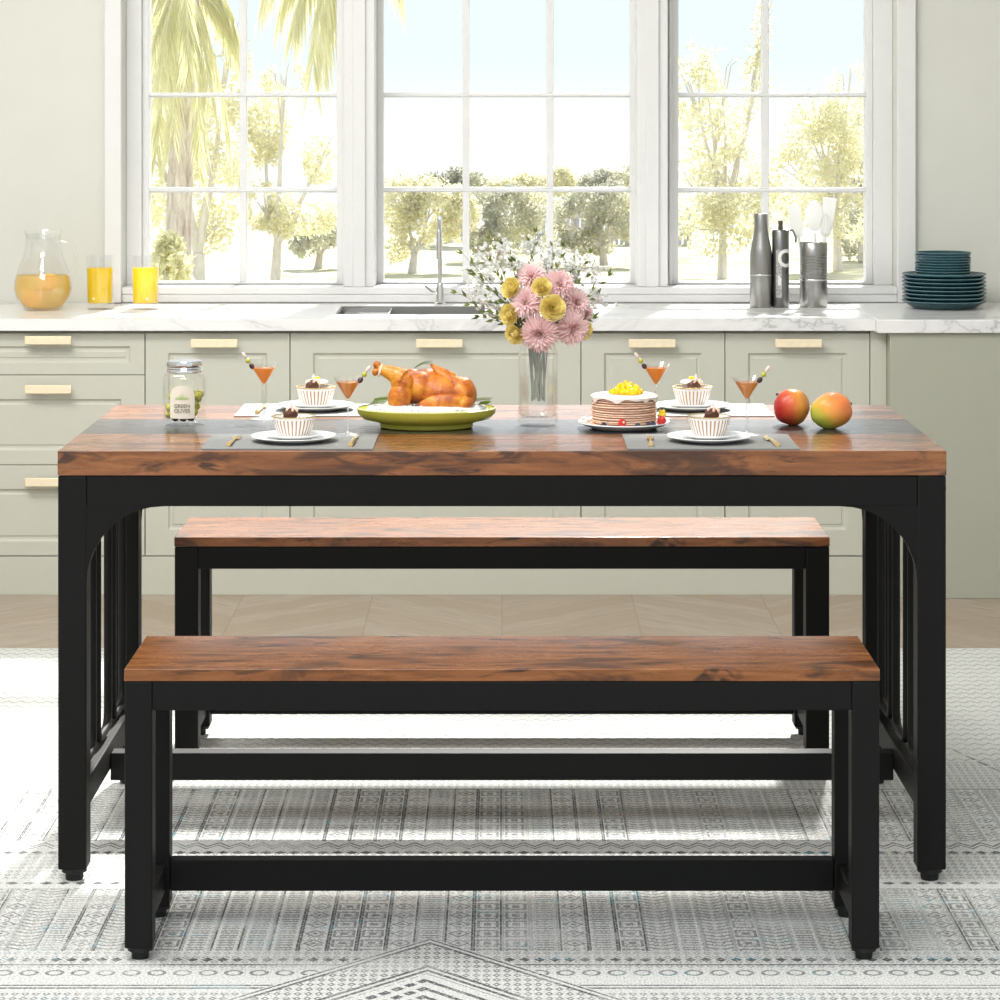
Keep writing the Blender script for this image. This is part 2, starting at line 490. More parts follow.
# ------------------------------------------------------------------ mesh builder
class MB:
    def __init__(s): s.v, s.f = [], []
    def add(s, vs, fs):
        o = len(s.v)
        s.v += [tuple(p) for p in vs]
        s.f += [tuple(i + o for i in f) for f in fs]
        return s
    def box(s, x0, x1, y0, y1, z0, z1):
        return s.add([(x0, y0, z0), (x1, y0, z0), (x1, y1, z0), (x0, y1, z0), (x0, y0, z1), (x1, y0, z1), (x1, y1, z1), (x0, y1, z1)],
                     [(0, 3, 2, 1), (4, 5, 6, 7), (0, 1, 5, 4), (1, 2, 6, 5), (2, 3, 7, 6), (3, 0, 4, 7)])
    def lathe(s, prof, seg=32, c=(0, 0, 0), sx=1, sy=1, M=None, flute=None, cap=True):
        vs, fs = [], []
        n = len(prof)
        for i, (r, z) in enumerate(prof):
            for k in range(seg):
                a = 2 * pi * k / seg
                rr = r * (1 + (flute[0] * cos(flute[1] * a) if flute else 0))
                p = Vector((rr * cos(a) * sx, rr * sin(a) * sy, z))
                if M: p = M @ p
                vs.append((p.x + c[0], p.y + c[1], p.z + c[2]))
        for i in range(n - 1):
            for k in range(seg):
                k2 = (k + 1) % seg
                fs.append((i * seg + k, i * seg + k2, (i + 1) * seg + k2, (i + 1) * seg + k))
        if cap:
            if prof[0][0] > 1e-6: fs.append(tuple(range(seg - 1, -1, -1)))
            if prof[-1][0] > 1e-6: fs.append(tuple(range((n - 1) * seg, n * seg)))
        return s.add(vs, fs)
    def tube(s, pts, r, seg=8, cap=True):
        pts = [Vector(p) for p in pts]
        n = len(pts)
        rs = r if isinstance(r, (list, tuple)) else [r] * n
        vs, fs = [], []
        up = None
        for i, p in enumerate(pts):
            t = (pts[min(i + 1, n - 1)] - pts[max(i - 1, 0)]).normalized()
            if up is None:
                up = Vector((0, 0, 1)) if abs(t.z) < 0.9 else Vector((1, 0, 0))
            a = t.cross(up)
            if a.length < 1e-5: a = t.orthogonal()
            a.normalize()
            b = a.cross(t).normalized()
            up = b
            for k in range(seg):
                th = 2 * pi * k / seg
                q = p + (a * cos(th) + b * sin(th)) * rs[i]
                vs.append(q)
        for i in range(n - 1):
            for k in range(seg):
                k2 = (k + 1) % seg
                fs.append((i * seg + k, i * seg + k2, (i + 1) * seg + k2, (i + 1) * seg + k))
        if cap:
            fs.append(tuple(range(seg - 1, -1, -1)))
            fs.append(tuple(range((n - 1) * seg, n * seg)))
        return s.add(vs, fs)
    def ell(s, c, r, rot=(0, 0, 0), seg=16, rings=10, wob=0.0, seed=0):
        R = Euler(rot).to_matrix()
        vs, fs = [], []
        c = Vector(c)
        vs.append(c + R @ Vector((0, 0, -r[2])))
        for i in range(1, rings):
            ph = -pi / 2 + pi * i / rings
            for k in range(seg):
                a = 2 * pi * k / seg
                d = Vector((cos(ph) * cos(a), cos(ph) * sin(a), sin(ph)))
                m = 1 + (wob * noise.noise(d * 1.7 + Vector((seed, 0, 0))) if wob else 0)
                vs.append(c + R @ Vector((d.x * r[0] * m, d.y * r[1] * m, d.z * r[2] * m)))
        vs.append(c + R @ Vector((0, 0, r[2])))
        for k in range(seg):
            fs.append((0, 1 + (k + 1) % seg, 1 + k))
            for i in range(rings - 2):
                a = 1 + i * seg
                fs.append((a + k, a + (k + 1) % seg, a + seg + (k + 1) % seg, a + seg + k))
            a = 1 + (rings - 2) * seg
            fs.append((a + k, a + (k + 1) % seg, len(vs) - 1))
        return s.add(vs, fs)
    def prism(s, poly, y0, y1):
        """poly of (x, z) extruded along y"""
        n = len(poly)
        vs = [(x, y0, z) for x, z in poly] + [(x, y1, z) for x, z in poly]
        fs = [tuple(range(n)), tuple(range(2 * n - 1, n - 1, -1))]
        fs += [(i, i + n, (i + 1) % n + n, (i + 1) % n) for i in range(n)]
        return s.add(vs, fs)
    def build(s, name, mat, parent=None, loc=(0, 0, 0), rot=(0, 0, 0), bevel=0, smooth=True, ang=38, subsurf=0, fix=True):
        me = bpy.data.meshes.new(name)
        me.from_pydata(s.v, [], s.f)
        bm = bmesh.new()
        bm.from_mesh(me)
        if fix: bmesh.ops.recalc_face_normals(bm, faces=bm.faces)
        if smooth:
            lim = radians(ang)
            for f in bm.faces: f.smooth = True
            for e in bm.edges:
                if len(e.link_faces) == 2 and e.calc_face_angle(0) > lim: e.smooth = False
        bm.to_mesh(me)
        bm.free()
        me.materials.append(mat)
        o = bpy.data.objects.new(name, me)
        COL.objects.link(o)
        o.location = loc
        o.rotation_euler = rot
        if parent: o.parent = parent
        if bevel:
            b = o.modifiers.new('bevel', 'BEVEL')
            b.width = bevel
            b.segments = 2
            b.limit_method = 'ANGLE'
            b.angle_limit = radians(50)
        if subsurf:
            b = o.modifiers.new('sub', 'SUBSURF')
            b.levels = b.render_levels = subsurf
        return o

def thing(name, label, cat, loc=(0, 0, 0), rot=(0, 0, 0), group=None):
    o = bpy.data.objects.new(name, None)
    COL.objects.link(o)
    o.location = loc
    o.rotation_euler = rot
    o.empty_display_size = 0.05
    return tag(o, label, cat, group)

def tag(o, label, cat, group=None, kind=None):
    o['label'] = label
    o['category'] = cat
    if group: o['group'] = group
    if kind: o['kind'] = kind
    return o

def struct(o):
    o['kind'] = 'structure'
    return o

def children(o): return [c for c in COL.objects if c.parent == o]
def dup(root, loc, label, rot=None, scale=None):
    r = root.copy()
    COL.objects.link(r)
    r.location = loc
    if rot is not None: r.rotation_euler = rot
    if scale is not None: r.scale = scale
    r['label'] = label
    for ch in children(root):
        c = ch.copy()
        COL.objects.link(c)
        c.parent = r
        for g in children(ch):
            d = g.copy()
            COL.objects.link(d)
            d.parent = c
    return r

def wx(x, d): return (x - CX) * d / F
def wz(y, d): return HC - (y - CY) * d / F
def text_mesh(body, size, name='text', bold=0.0):
    cu = bpy.data.curves.new(name, 'FONT')
    cu.body = body
    cu.size = size
    cu.align_x = 'CENTER'
    cu.align_y = 'CENTER'
    cu.extrude = 0.0002
    cu.offset = bold
    o = bpy.data.objects.new(name, cu)
    COL.objects.link(o)
    dg = bpy.context.evaluated_depsgraph_get()
    me = bpy.data.meshes.new_from_object(o.evaluated_get(dg))
    bpy.data.objects.remove(o)
    return me

# ================================================================== THE SETTING
WALL = 8.10
CT = 0.764      # counter top height
TT = 0.754      # table top height
XL, XR = wx(122, WALL), wx(897, WALL)
ZB, ZT = 0.79, 1.80
ZU = 3.62     # head of the unseen upper window, made tall to let sun in
struct(MB().box(-2.8, 2.8, 0.6, 8.4, -0.06, -0.008).build('floor', MT['floor']))
m = MB()
m.box(-2.8, XL, WALL, 8.40, -0.008, 3.95)
m.box(XR, 2.8, WALL, 8.40, -0.008, 3.95)
m.box(XL, XR, WALL, 8.40, -0.008, ZB)
m.box(XL, XR, WALL, 8.40, ZU, 3.95)
struct(m.build('wall_back', MT['wall'], smooth=False))
struct(MB().box(-2.9, -2.8, 3.0, 8.4, -0.06, 3.95).build('wall_left', MT['wall'], smooth=False))
struct(MB().box(2.8, 2.9, 3.0, 8.4, -0.06, 3.95).build('wall_right', MT['wall'], smooth=False))
struct(MB().box(-2.9, 2.9, 2.6, 8.45, 3.95, 4.05).build('ceiling', MT['ceil'], smooth=False))

# window casing, the sill board and the wide posts between the sashes
m = MB()
m.box(wx(105, WALL), XL, WALL - 0.022, WALL, CT + 0.002, ZU + 0.09)
m.box(XL, XR, WALL - 0.006, WALL, CT + 0.002, ZB)
m.box(XR, wx(915, WALL), WALL - 0.022, WALL, CT + 0.002, ZU + 0.09)
m.box(wx(105, WALL), wx(915, WALL), WALL - 0.022, WALL, ZU, ZU + 0.09)
struct(m.build('trim_1', MT['white'], bevel=0.003))
m = MB()
m.box(XL, XR, WALL - 0.008, 8.36, ZB, ZB + 0.022)
struct(m.build('trim_2', MT['white'], bevel=0.003))
WD = 8.24       # sash plane
S_ = F / WD
for k, (a, b) in enumerate(((337, 384), (630, 678))):
    m = MB()
    cxp = (a + b) / 2
    m.box(wx(cxp - 17, WALL), wx(cxp + 14, WALL), WALL + 0.005, 8.36, ZB + 0.022, ZT)
    m.box(wx(cxp - 8, WALL), wx(cxp + 5, WALL), WALL - 0.006, WALL + 0.02, ZB + 0.022, ZT)
    struct(m.build('trim_%d' % (3 + k), MT['white'], bevel=0.003))
zrows = [wz(190, WD), wz(95, WD)]
def window(n, gx0, gx1, vbars, ox0, ox1, dy=0.0):
    """gx: glass edges (px), ox: outer frame edges (px)"""
    d0 = WD + dy
    g0, g1 = wx(gx0, d0), wx(gx1, d0)
    o0, o1 = wx(ox0, WALL), wx(ox1, WALL)
    zb, zt = wz(281.5, d0), ZT - 0.06
    m = MB()
    # stiles and rails with a stepped rebate
    for (a, b, e, f, y0, y1) in ((o0, g0 - 0.02, ZB + 0.022, ZT, d0 - 0.05, d0 + 0.06), (g1 + 0.02, o1, ZB + 0.022, ZT, d0 - 0.05, d0 + 0.06),
                                 (g0 - 0.02, g1 + 0.02, ZB + 0.022, zb - 0.018, d0 - 0.05, d0 + 0.06), (g0 - 0.02, g1 + 0.02, zt + 0.02, ZT, d0 - 0.05, d0 + 0.06),
                                 (g0 - 0.02, g0, zb - 0.018, zt, d0 - 0.026, d0 + 0.04), (g1, g1 + 0.02, zb - 0.018, zt, d0 - 0.026, d0 + 0.04),
                                 (g0, g1, zb - 0.018, zb, d0 - 0.026, d0 + 0.04), (g0, g1, zt, zt + 0.02, d0 - 0.026, d0 + 0.04)):
        if b > a: m.box(a, b, y0, y1, e, f)
    fr = struct(m.build('window_%d' % n, MT['white'], bevel=0.002))
    mm = MB()
    for vb in vbars:
        c = wx(vb, d0)
        mm.box(c - 0.0105, c + 0.0105, d0 - 0.018, d0 + 0.03, zb, zt)
    for z in zrows:
        mm.box(g0, g1, d0 - 0.0178, d0 + 0.0298, z - 0.0075, z + 0.0075)
        mm.box(g0, g1, d0 - 0.0225, d0 - 0.0178, z - 0.004, z + 0.004)
    mm.build('muntins', MT['white'], fr, bevel=0.002)
    MB().box(g0, g1, d0 + 0.004, d0 + 0.008, zb, zt).build('pane', MT['pane'], fr)
window(1, 150, 337, [243.5], 122, 344)
window(2, 384, 630, [466, 550], 374, 638, 0.03)
window(3, 678, 865, [765], 671, 897)

m = MB()
m.box(XL, XR, WD - 0.05, WD + 0.07, ZT, ZT + 0.03)
m.box(XL, XR, WD - 0.03, WD + 0.05, ZU - 0.03, ZU)
m.box(XL, XL + 0.03, WD - 0.03, WD + 0.05, ZT + 0.03, ZU - 0.03)
m.box(XR - 0.03, XR, WD - 0.03, WD + 0.05, ZT + 0.03, ZU - 0.03)
fr = struct(m.build('window_4', MT['white'], bevel=0.002))  # unseen clear upper window, added so sunlight reaches the rug
MB().box(XL + 0.03, XR - 0.03, WD + 0.004, WD + 0.008, ZT + 0.03, ZU - 0.03).build('pane', MT['pane'], fr)

# ================================================================== KITCHEN UNITS
CF = 7.53       # door fronts
s2 = F / CF
def Zc(y): return HC - (y - CY) / s2
def Xc(x): return (x - CX) / s2
def panel_front(x0, x1, z0, z1, mx0, mx1, mz0, mz1, t=0.02, dep=0.007):
    """door or drawer front with a recessed panel; local coords: origin at x0,z0; front at y=0"""
    m = MB()
    W_, H_ = x1 - x0, z1 - z0
    o = [(0, 0), (W_, 0), (W_, H_), (0, H_)]
    def ring(l, r, b, tt, y): return [(l, y, b), (W_ - r, y, b), (W_ - r, y, H_ - tt), (l, y, H_ - tt)]
    vs = ring(0, 0, 0, 0, t) + ring(0, 0, 0, 0, 0) + ring(mx0, mx1, mz0, mz1, 0) + ring(mx0 + .005, mx1 + .005, mz0 + .005, mz1 + .005, dep) + \
        ring(mx0 + .012, mx1 + .012, mz0 + .012, mz1 + .012, dep) + ring(mx0 + .016, mx1 + .016, mz0 + .016, mz1 + .016, dep - .0025)
    fs = [(3, 2, 1, 0)]
    for r in range(5):
        for k in range(4):
            fs.append((r * 4 + k, r * 4 + (k + 1) % 4, r * 4 + 4 + (k + 1) % 4, r * 4 + 4 + k))
    fs.append((20, 21, 22, 23))
    m.add(vs, fs)
    return m
def handle(parent, cx, cz, half=0.065):
    m = MB()
    m.box(cx - half, cx + half, -0.032, -0.022, cz - 0.012, cz + 0.012)
    m.box(cx - half + 0.006, cx - half + 0.016, -0.024, 0.001, cz - 0.008, cz + 0.008)
    m.box(cx + half - 0.016, cx + half - 0.006, -0.024, 0.001, cz - 0.008, cz + 0.008)
    return m.build('handle', MT['handle'], parent, bevel=0.0025)
def cabinet(name, label, cat, xa, xb, fronts, group=None):
    x0, x1 = Xc(xa), Xc(xb)
    t = thing(name, label, cat, (x0, CF, 0.0), group=group)
    w_ = x1 - x0
    MB().box(0.0005, w_ - 0.0005, 0.021, 0.56, 0.099, 0.54 if xb - xa > 200 and xa > 0 else 0.729).box(0.0005, w_ - 0.0005, 0.0212, 0.10, 0.54, 0.7285).build('body', MT['cab'], t)
    for (nm, ya, yb, mg, hx, hy) in fronts:
        z0, z1 = Zc(yb) + 0.001, Zc(ya) - 0.001
        f = panel_front(0.0012, w_ - 0.0012, z0, z1, *mg).build(nm, MT['cab'], t, loc=(0.0012, 0, z0), bevel=0.0012, ang=10)
        handle(f, Xc(hx) - x0 - 0.002, Zc(hy) - z0)
    return t
cabinet('drawer_cabinet', 'sage green cabinet of three stacked drawers at the left end, below the pitcher', 'cabinet', -45, 145,
        [('drawer', 333, 375, (.04, .04, .033, .036), 50, 339.5), ('drawer', 375, 465, (.04, .065, .04, .066), 50, 388.5), ('drawer', 465, 556, (.04, .065, .04, .066), 50, 481)],
        'kitchen base cabinets')
for (a, b, hx, lab) in ((145, 290, 215.5, 'sage green single door cabinet directly right of the drawers, behind the olive jar'),
                        (290, 581, 440, 'extra wide sage green cabinet front under the sink, behind the roast chicken'),
                        (581, 725, 652, 'sage green single door cabinet behind the layered cake, right of the flower vase'),
                        (725, 870, 798, 'sage green single door cabinet at the right end, behind the mangoes')):
    cabinet('base_cabinet', lab, 'cabinet', a, b, [('door', 333, 556, (.063, .063, .072, .055), hx, 342.5)], 'kitchen base cabinets')
tag(MB().box(Xc(870) + 0.001, 1.0725, CF, 8.09, 0.0, 0.729).build('filler_strip', MT['cab'], bevel=0.001),
    'narrow plain sage green filler strip between last door and end panel', 'filler strip')
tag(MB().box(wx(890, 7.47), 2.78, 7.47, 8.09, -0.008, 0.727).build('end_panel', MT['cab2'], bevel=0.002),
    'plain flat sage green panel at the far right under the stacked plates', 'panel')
tag(MB().box(-2.78, Xc(870), CF - 0.002, CF + 0.02, -0.008, 0.0985).build('plinth', MT['cab'], bevel=0.001),
    'plain sage green plinth board along the floor under the cabinets', 'plinth')

# countertop with the sink cut out of it
sx0, sx1 = wx(338, 7.80), wx(486, 7.80)
sy0, sy1 = 7.665, 7.99
m = MB()
xe = wx(875, 7.5)
for (a, b, c, d) in ((-2.78, sx0, 7.5, 8.095), (sx1, xe, 7.5, 8.095), (sx0, sx1, 7.5, sy0), (sx0, sx1, sy1, 8.095)):
    m.box(a, b, c, d, 0.731, CT)
tag(m.build('countertop', MT['marble'], smooth=False), 'long white veined marble worktop with the sink cut out, under the windows', 'countertop')
tag(MB().box(xe + 0.0005, 2.78, 7.455, 8.095, 0.728, CT + 0.001).build('countertop', MT['marble'], bevel=0.002),
    'white marble worktop slab at the right end under the dark teal plates', 'countertop')

# sink
t = thing('sink', 'rectangular stainless steel undermount sink in the marble worktop below the middle window', 'sink', ((sx0 + sx1) / 2, (sy0 + sy1) / 2, 0.55))
hx, hy = (sx1 - sx0) / 2 - 0.001, (sy1 - sy0) / 2 - 0.001
m = MB()
h_ = 0.2125
for (a, b, c, d, e, f) in ((-hx, -hx + .003, -hy, hy, 0, h_), (hx - .003, hx, -hy, hy, 0, h_), (-hx, hx, -hy, -hy + .003, 0, h_), (-hx, hx, hy - .003, hy, 0, h_), (-hx, hx, -hy, hy, -.003, 0)):
    m.box(a, b, c, d, e, f)
m.build('basin', MT['sinkm'], t)
MB().lathe([(0.0, 0.001), (0.035, 0.001), (0.035, 0.004), (0.022, 0.002), (0.0, 0.002)], 24, (0.03, 0, 0)).build('drain', MT['chrome'], t)
m = MB().box(-hx + .012, -hx + .15, -hy + .02, hy - .05, h_ - 0.018, h_ - 0.014)
m.box(-hx + .004, -hx + .15, hy - .054, hy - .05, h_ - 0.018, h_ - 0.001).box(-hx + .004, -hx + .15, -hy + .016, -hy + .02, h_ - 0.018, h_ - 0.001)
m.box(-hx + .146, -hx + .15, -hy + .02, hy - .05, h_ - 0.018, h_ - 0.003)
m.build('drain_tray', MT['steel'], t)

# faucet
fd = 8.035
t = thing('faucet', 'tall slim chrome tap standing behind the sink', 'faucet', (wx(440, fd), fd, CT))
t.scale = (0.9, 0.9, 0.92)
MB().lathe([(0.0, 0), (0.020, 0), (0.020, 0.006), (0.014, 0.010), (0.013, 0.055), (0.009, 0.07), (0.0, 0.072)], 20).build('base', MT['chrome'], t)
arc = [(0, 0, 0.06), (0, 0, 0.15), (0, 0, 0.24), (0, -0.008, 0.262), (0, -0.03, 0.278), (0, -0.06, 0.283), (0, -0.10, 0.278), (0, -0.125, 0.262), (0, -0.133, 0.24)]
MB().tube(arc, 0.0075, 12).build('spout', MT['chrome'], t)
MB().lathe([(0.0, 0), (0.0095, 0), (0.0095, 0.09), (0.0, 0.09)], 14, (0, -0.133, 0.155)).build('spray_head', MT['chrome'], t)
MB().tube([(-0.012, 0, 0.035), (-0.03, -0.002, 0.045), (-0.05, -0.004, 0.062)], [0.004, 0.004, 0.003], 8).build('lever', MT['chrome'], t)

# ================================================================== RUG
tag(MB().box(-1.75, 1.75, 2.6, 6.75, -0.0078, 0.0).build('rug', MT['rug'], bevel=0.002, loc=(0, 0, 0)),
    'large off-white woven rug with black geometric tribal pattern under the table and benches', 'rug')

# ================================================================== DINING TABLE
d0, d1 = 4.713, 5.440
Y0 = 5.08
hw = 0.776
T = thing('dining_table', 'long rustic brown table with dark stripe and black metal frame, laid for a meal', 'table', (0, Y0, 0))
f0, f1 = d0 - Y0, d1 - Y0
def top_board(name, hw, y0, y1, z0, z1, mat, parent): return MB().box(-hw, hw, y0, y1, z0, z1).build(name, mat, parent, bevel=0.0015)
top_board('tabletop', hw, f0, f1, 0.711, TT, MT['top'], T)
lg = 0.05
fi = 0.0005
for sx in (-1, 1):
    for (ya, yb) in ((f0 + 0.001, f0 + 0.001 + lg), (f1 - 0.001 - lg, f1 - 0.001)):
        xa, xb = sorted((sx * (hw - 0.0005), sx * (hw - 0.0005 - lg)))
        l = MB().box(xa, xb, ya, yb, 0.022, 0.7105).build('leg', MT['black'], T, bevel=0.003)
        MB().lathe([(0, 0), (0.015, 0), (0.016, 0.004), (0.016, 0.012), (0.022, 0.014), (0.022, 0.0225), (0, 0.0225)], 16, ((xa + xb) / 2, (ya + yb) / 2, 0)).build('foot_pad', MT['rubber'], l)
        # quarter arch brace between leg and apron
        xi = hw - lg - 0.0005
        R_x, R_z = 0.133, 0.135
        poly = [(xi + 0.002, 0.659)]
        for k in range(11):
            a = pi / 2 * k / 10
            poly.append((xi - R_x + R_x * sin(a), 0.659 - R_z + R_z * cos(a) - 0.002))
        poly.append((xi + 0.002, 0.659 - R_z))
        poly = [(sx * p, q) for p, q in poly]
        MB().prism(poly, (f0 + 0.0025 if ya < 0 else f1 - 0.018), (f0 + 0.018 if ya < 0 else f1 - 0.0025)).build('corner_brace', MT['black'], T, ang=30)
    # side frame
    xa, xb = sorted((sx * (hw - 0.008), sx * (hw - 0.042)))
    MB().box(xa, xb, f0 + lg, f1 - lg, 0.112, 0.162).build('side_rail', MT['black'], T, bevel=0.002)
    MB().box(xa, xb, f0 + lg, f1 - lg, 0.662, 0.710).build('side_apron', MT['black'], T, bevel=0.002)
    xm = sx * (hw - 0.025)
    L0, L1 = f0 + lg + 0.02, f1 - lg - 0.02
    n_l = 3
    for k in range(n_l):
        wdt = (L1 - L0) / n_l
        a, b = L0 + wdt * k + 0.028, L0 + wdt * (k + 1) - 0.028
        r_ = 0.035
        pts = [(xm, a, 0.662)]
        for q in range(7):
            an = pi / 2 * q / 6
            pts.append((xm, a + r_ - r_ * cos(an), 0.176 + r_ - r_ * sin(an)))
        for q in range(7):
            an = pi / 2 * q / 6
            pts.append((xm, b - r_ + r_ * sin(an), 0.176 + r_ - r_ * cos(an)))
        pts.append((xm, b, 0.662))
        MB().tube(pts, 0.008, 10).build('rod_loop', MT['black'], T)
    for yb_ in (f0 + 0.026, f1 - 0.026):
        for z in (0.685, 0.137):
            MB().lathe([(0, 0), (0.007, 0), (0.006, 0.003), (0, 0.0035)], 12, (sx * (hw - 0.0005), yb_, z), M=Euler((0, sx * pi / 2, 0)).to_matrix()).build('bolt', MT['black'], T)
for (ya, yb) in ((f0 + 0.002, f0 + 0.04), (f1 - 0.04, f1 - 0.002)):
    MB().box(-(hw - lg - 0.0005), hw - lg - 0.0005, ya, yb, 0.657, 0.7105).build('apron', MT['black'], T, bevel=0.002)
MB().box(-(hw - 0.042), hw - 0.042, -0.02, 0.02, 0.092, 0.143).build('stretcher', MT['black'], T, bevel=0.002)

# ================================================================== BENCHES
def bench(label, hw, d0, dep, H, lg):
    yc = d0 + dep / 2
    t = thing('dining_bench', label, 'bench', (0, yc, 0))
    a, b = -dep / 2, dep / 2
    top_board('seat', hw, a, b, H - 0.0195, H, MT['wood'], t)
    for (ya, yb) in ((a + 0.001, a + 0.034), (b - 0.034, b - 0.001)):
        MB().box(-(hw - lg - 0.0005), hw - lg - 0.0005, ya, yb, H - 0.066, H - 0.020).build('apron', MT['black'], t, bevel=0.002)
        for sx in (-1, 1):
            xa, xb = sorted((sx * (hw - 0.0005), sx * (hw - 0.0005 - lg)))
            l = MB().box(xa, xb, ya, ya + lg if ya < 0 else yb, 0.020, H - 0.020).build('leg', MT['black'], t, bevel=0.003) if ya < 0 else \
                MB().box(xa, xb, yb - lg, yb, 0.020, H - 0.020).build('leg', MT['black'], t, bevel=0.003)
            yc_ = ya + lg / 2 if ya < 0 else yb - lg / 2
            MB().lathe([(0, 0), (0.013, 0), (0.014, 0.004), (0.014, 0.011), (0.020, 0.013), (0.020, 0.0205), (0, 0.0205)], 16, ((xa + xb) / 2, yc_, 0)).build('foot_pad', MT['rubber'], l)
    for sx in (-1, 1):
        xa, xb = sorted((sx * (hw - 0.006), sx * (hw - lg + 0.006)))
        MB().box(xa, xb, a + lg, b - lg, 0.047, 0.092).build('side_rail', MT['black'], t, bevel=0.002)
        MB().box(xa, xb, a + lg, b - lg, H - 0.064, H - 0.020).build('side_apron', MT['black'], t, bevel=0.002)
    MB().box(-(hw - lg - 0.001), hw - lg - 0.001, b - 0.042, b - 0.008, 0.046, 0.097).build('stretcher', MT['black'], t, bevel=0.002)
    return t
bench('rustic brown bench with black metal legs nearest the camera, in front of the table', 0.599, 4.279, 0.268, 0.464, 0.044)
bench('rustic brown bench with black metal legs behind the table, nearer the cabinets', 0.678, 5.585, 0.27, 0.464, 0.049)

# ================================================================== THINGS ON THE WORKTOP
# pitcher
pd = 7.83
sj = F / pd
t = thing('pitcher', 'round glass pitcher of orange fruit water at the left end of the worktop', 'pitcher', (wx(43, pd), pd, CT))
outp = [(0.0, 0.0), (0.046, 0.0), (0.058, 0.006), (0.078, 0.035), (0.085, 0.062), (0.083, 0.085), (0.072, 0.12), (0.060, 0.15), (0.052, 0.18), (0.050, 0.205), (0.053, 0.222), (0.056, 0.230)]
inn = [(max(0, r - 0.003), z) for r, z in outp[::-1]]
inn[-1] = (0, 0.006); inn[-2] = (0.043, 0.006)
MB().lathe(outp + inn, 40).build('jug', MT['glass'], t)
MB().tube([(0.050, 0, 0.200), (0.072, 0, 0.198), (0.088, 0, 0.185), (0.096, 0, 0.160), (0.096, 0, 0.135), (0.088, 0, 0.112), (0.076, 0, 0.100)], 0.006, 10).build('handle', MT['glass'], t)
jp = [(0, 0.007), (0.042, 0.007), (0.054, 0.010), (0.074, 0.036), (0.081, 0.062), (0.079, 0.085), (0.0745, 0.100), (0, 0.100)]
MB().lathe(jp, 36).build('fruit_water', MT['juice2'], t)
MB().lathe([(0.0, 0), (0.0475, 0), (0.050, 0.008), (0.050, 0.014), (0, 0.014)], 32, (0, 0, 0.206)).build('lid', MT['glass'], t)
random.seed(4)
sl = None
for k, (x, z, r1, r2, lab) in enumerate(((-0.028, 0.035, 0.5, 0.3, 'orange slice lying low on the left in the glass pitcher'), (0.018, 0.082, -0.3, -0.4, 'orange slice floating near the surface in the glass pitcher'),
                                         (0.002, 0.058, 0.9, 0.1, 'orange slice in the middle of the glass pitcher'))):
    loc = (wx(43, pd) + x, pd - 0.02 + k * 0.01, CT + z)
    if sl is None:
        sl = thing('orange_slice', lab, 'fruit slice', loc, (1.2, 0.3, 0.2), 'orange slices in the pitcher')
        MB().lathe([(0, -0.002), (0.025, -0.002), (0.025, 0.002), (0, 0.002)], 24).build('flesh', MT['pulp'], sl)
        MB().lathe([(0.025, -0.0025), (0.028, -0.002), (0.028, 0.002), (0.025, 0.0025)], 24, cap=False).build('rind', MT['rind'], sl)
    else:
        dup(sl, loc, lab, (1.1 + r1, r2, 0.3 * k))

# juice glasses
gd = 7.86
t = thing('juice_glass', 'tumbler of yellow juice just right of the glass pitcher', 'glass', (wx(100, gd), gd, CT), group='juice glasses on the worktop')
MB().lathe([(0, 0), (0.036, 0), (0.038, 0.003), (0.041, 0.157), (0.039, 0.157), (0.0365, 0.018), (0, 0.016)], 36).build('tumbler', MT['glass'], t)
MB().lathe([(0, 0.019), (0.0355, 0.019), (0.0375, 0.120), (0, 0.120)], 32).build('juice', MT['juice'], t)
m = MB()
for (x, y, z, a) in ((0.008, -0.026, 0.045, 0.3), (-0.012, -0.025, 0.030, 0.9), (0.018, -0.018, 0.075, 0.5)):
    m.ell((x, y, z), (0.011, 0.008, 0.010), (a, a, 0), 8, 5)
m.build('ice_cubes', MT['ice'], t, smooth=False)
dup(t, (wx(145.5, gd), gd, CT), 'tumbler of yellow juice beside the left window edge, second from the pitcher', rot=(0, 0, 0.7))

# metal bottle
bd = 7.93
t = thing('metal_bottle', 'plain tapering brushed steel bottle, tallest and leftmost by the right window', 'bottle', (wx(761, bd), bd, CT))
MB().lathe([(0, 0), (0.031, 0), (0.0325, 0.003), (0.0325, 0.155), (0.030, 0.175), (0.0215, 0.215), (0.020, 0.235), (0.020, 0.272), (0.019, 0.275), (0, 0.275)], 36).build('body', MT['steel'], t)
MB().lathe([(0.0328, 0.0), (0.0331, 0.001), (0.0331, 0.003), (0.0328, 0.004)], 36, (0, 0, 0.094), cap=False).build('band', MT['chrome'], t)
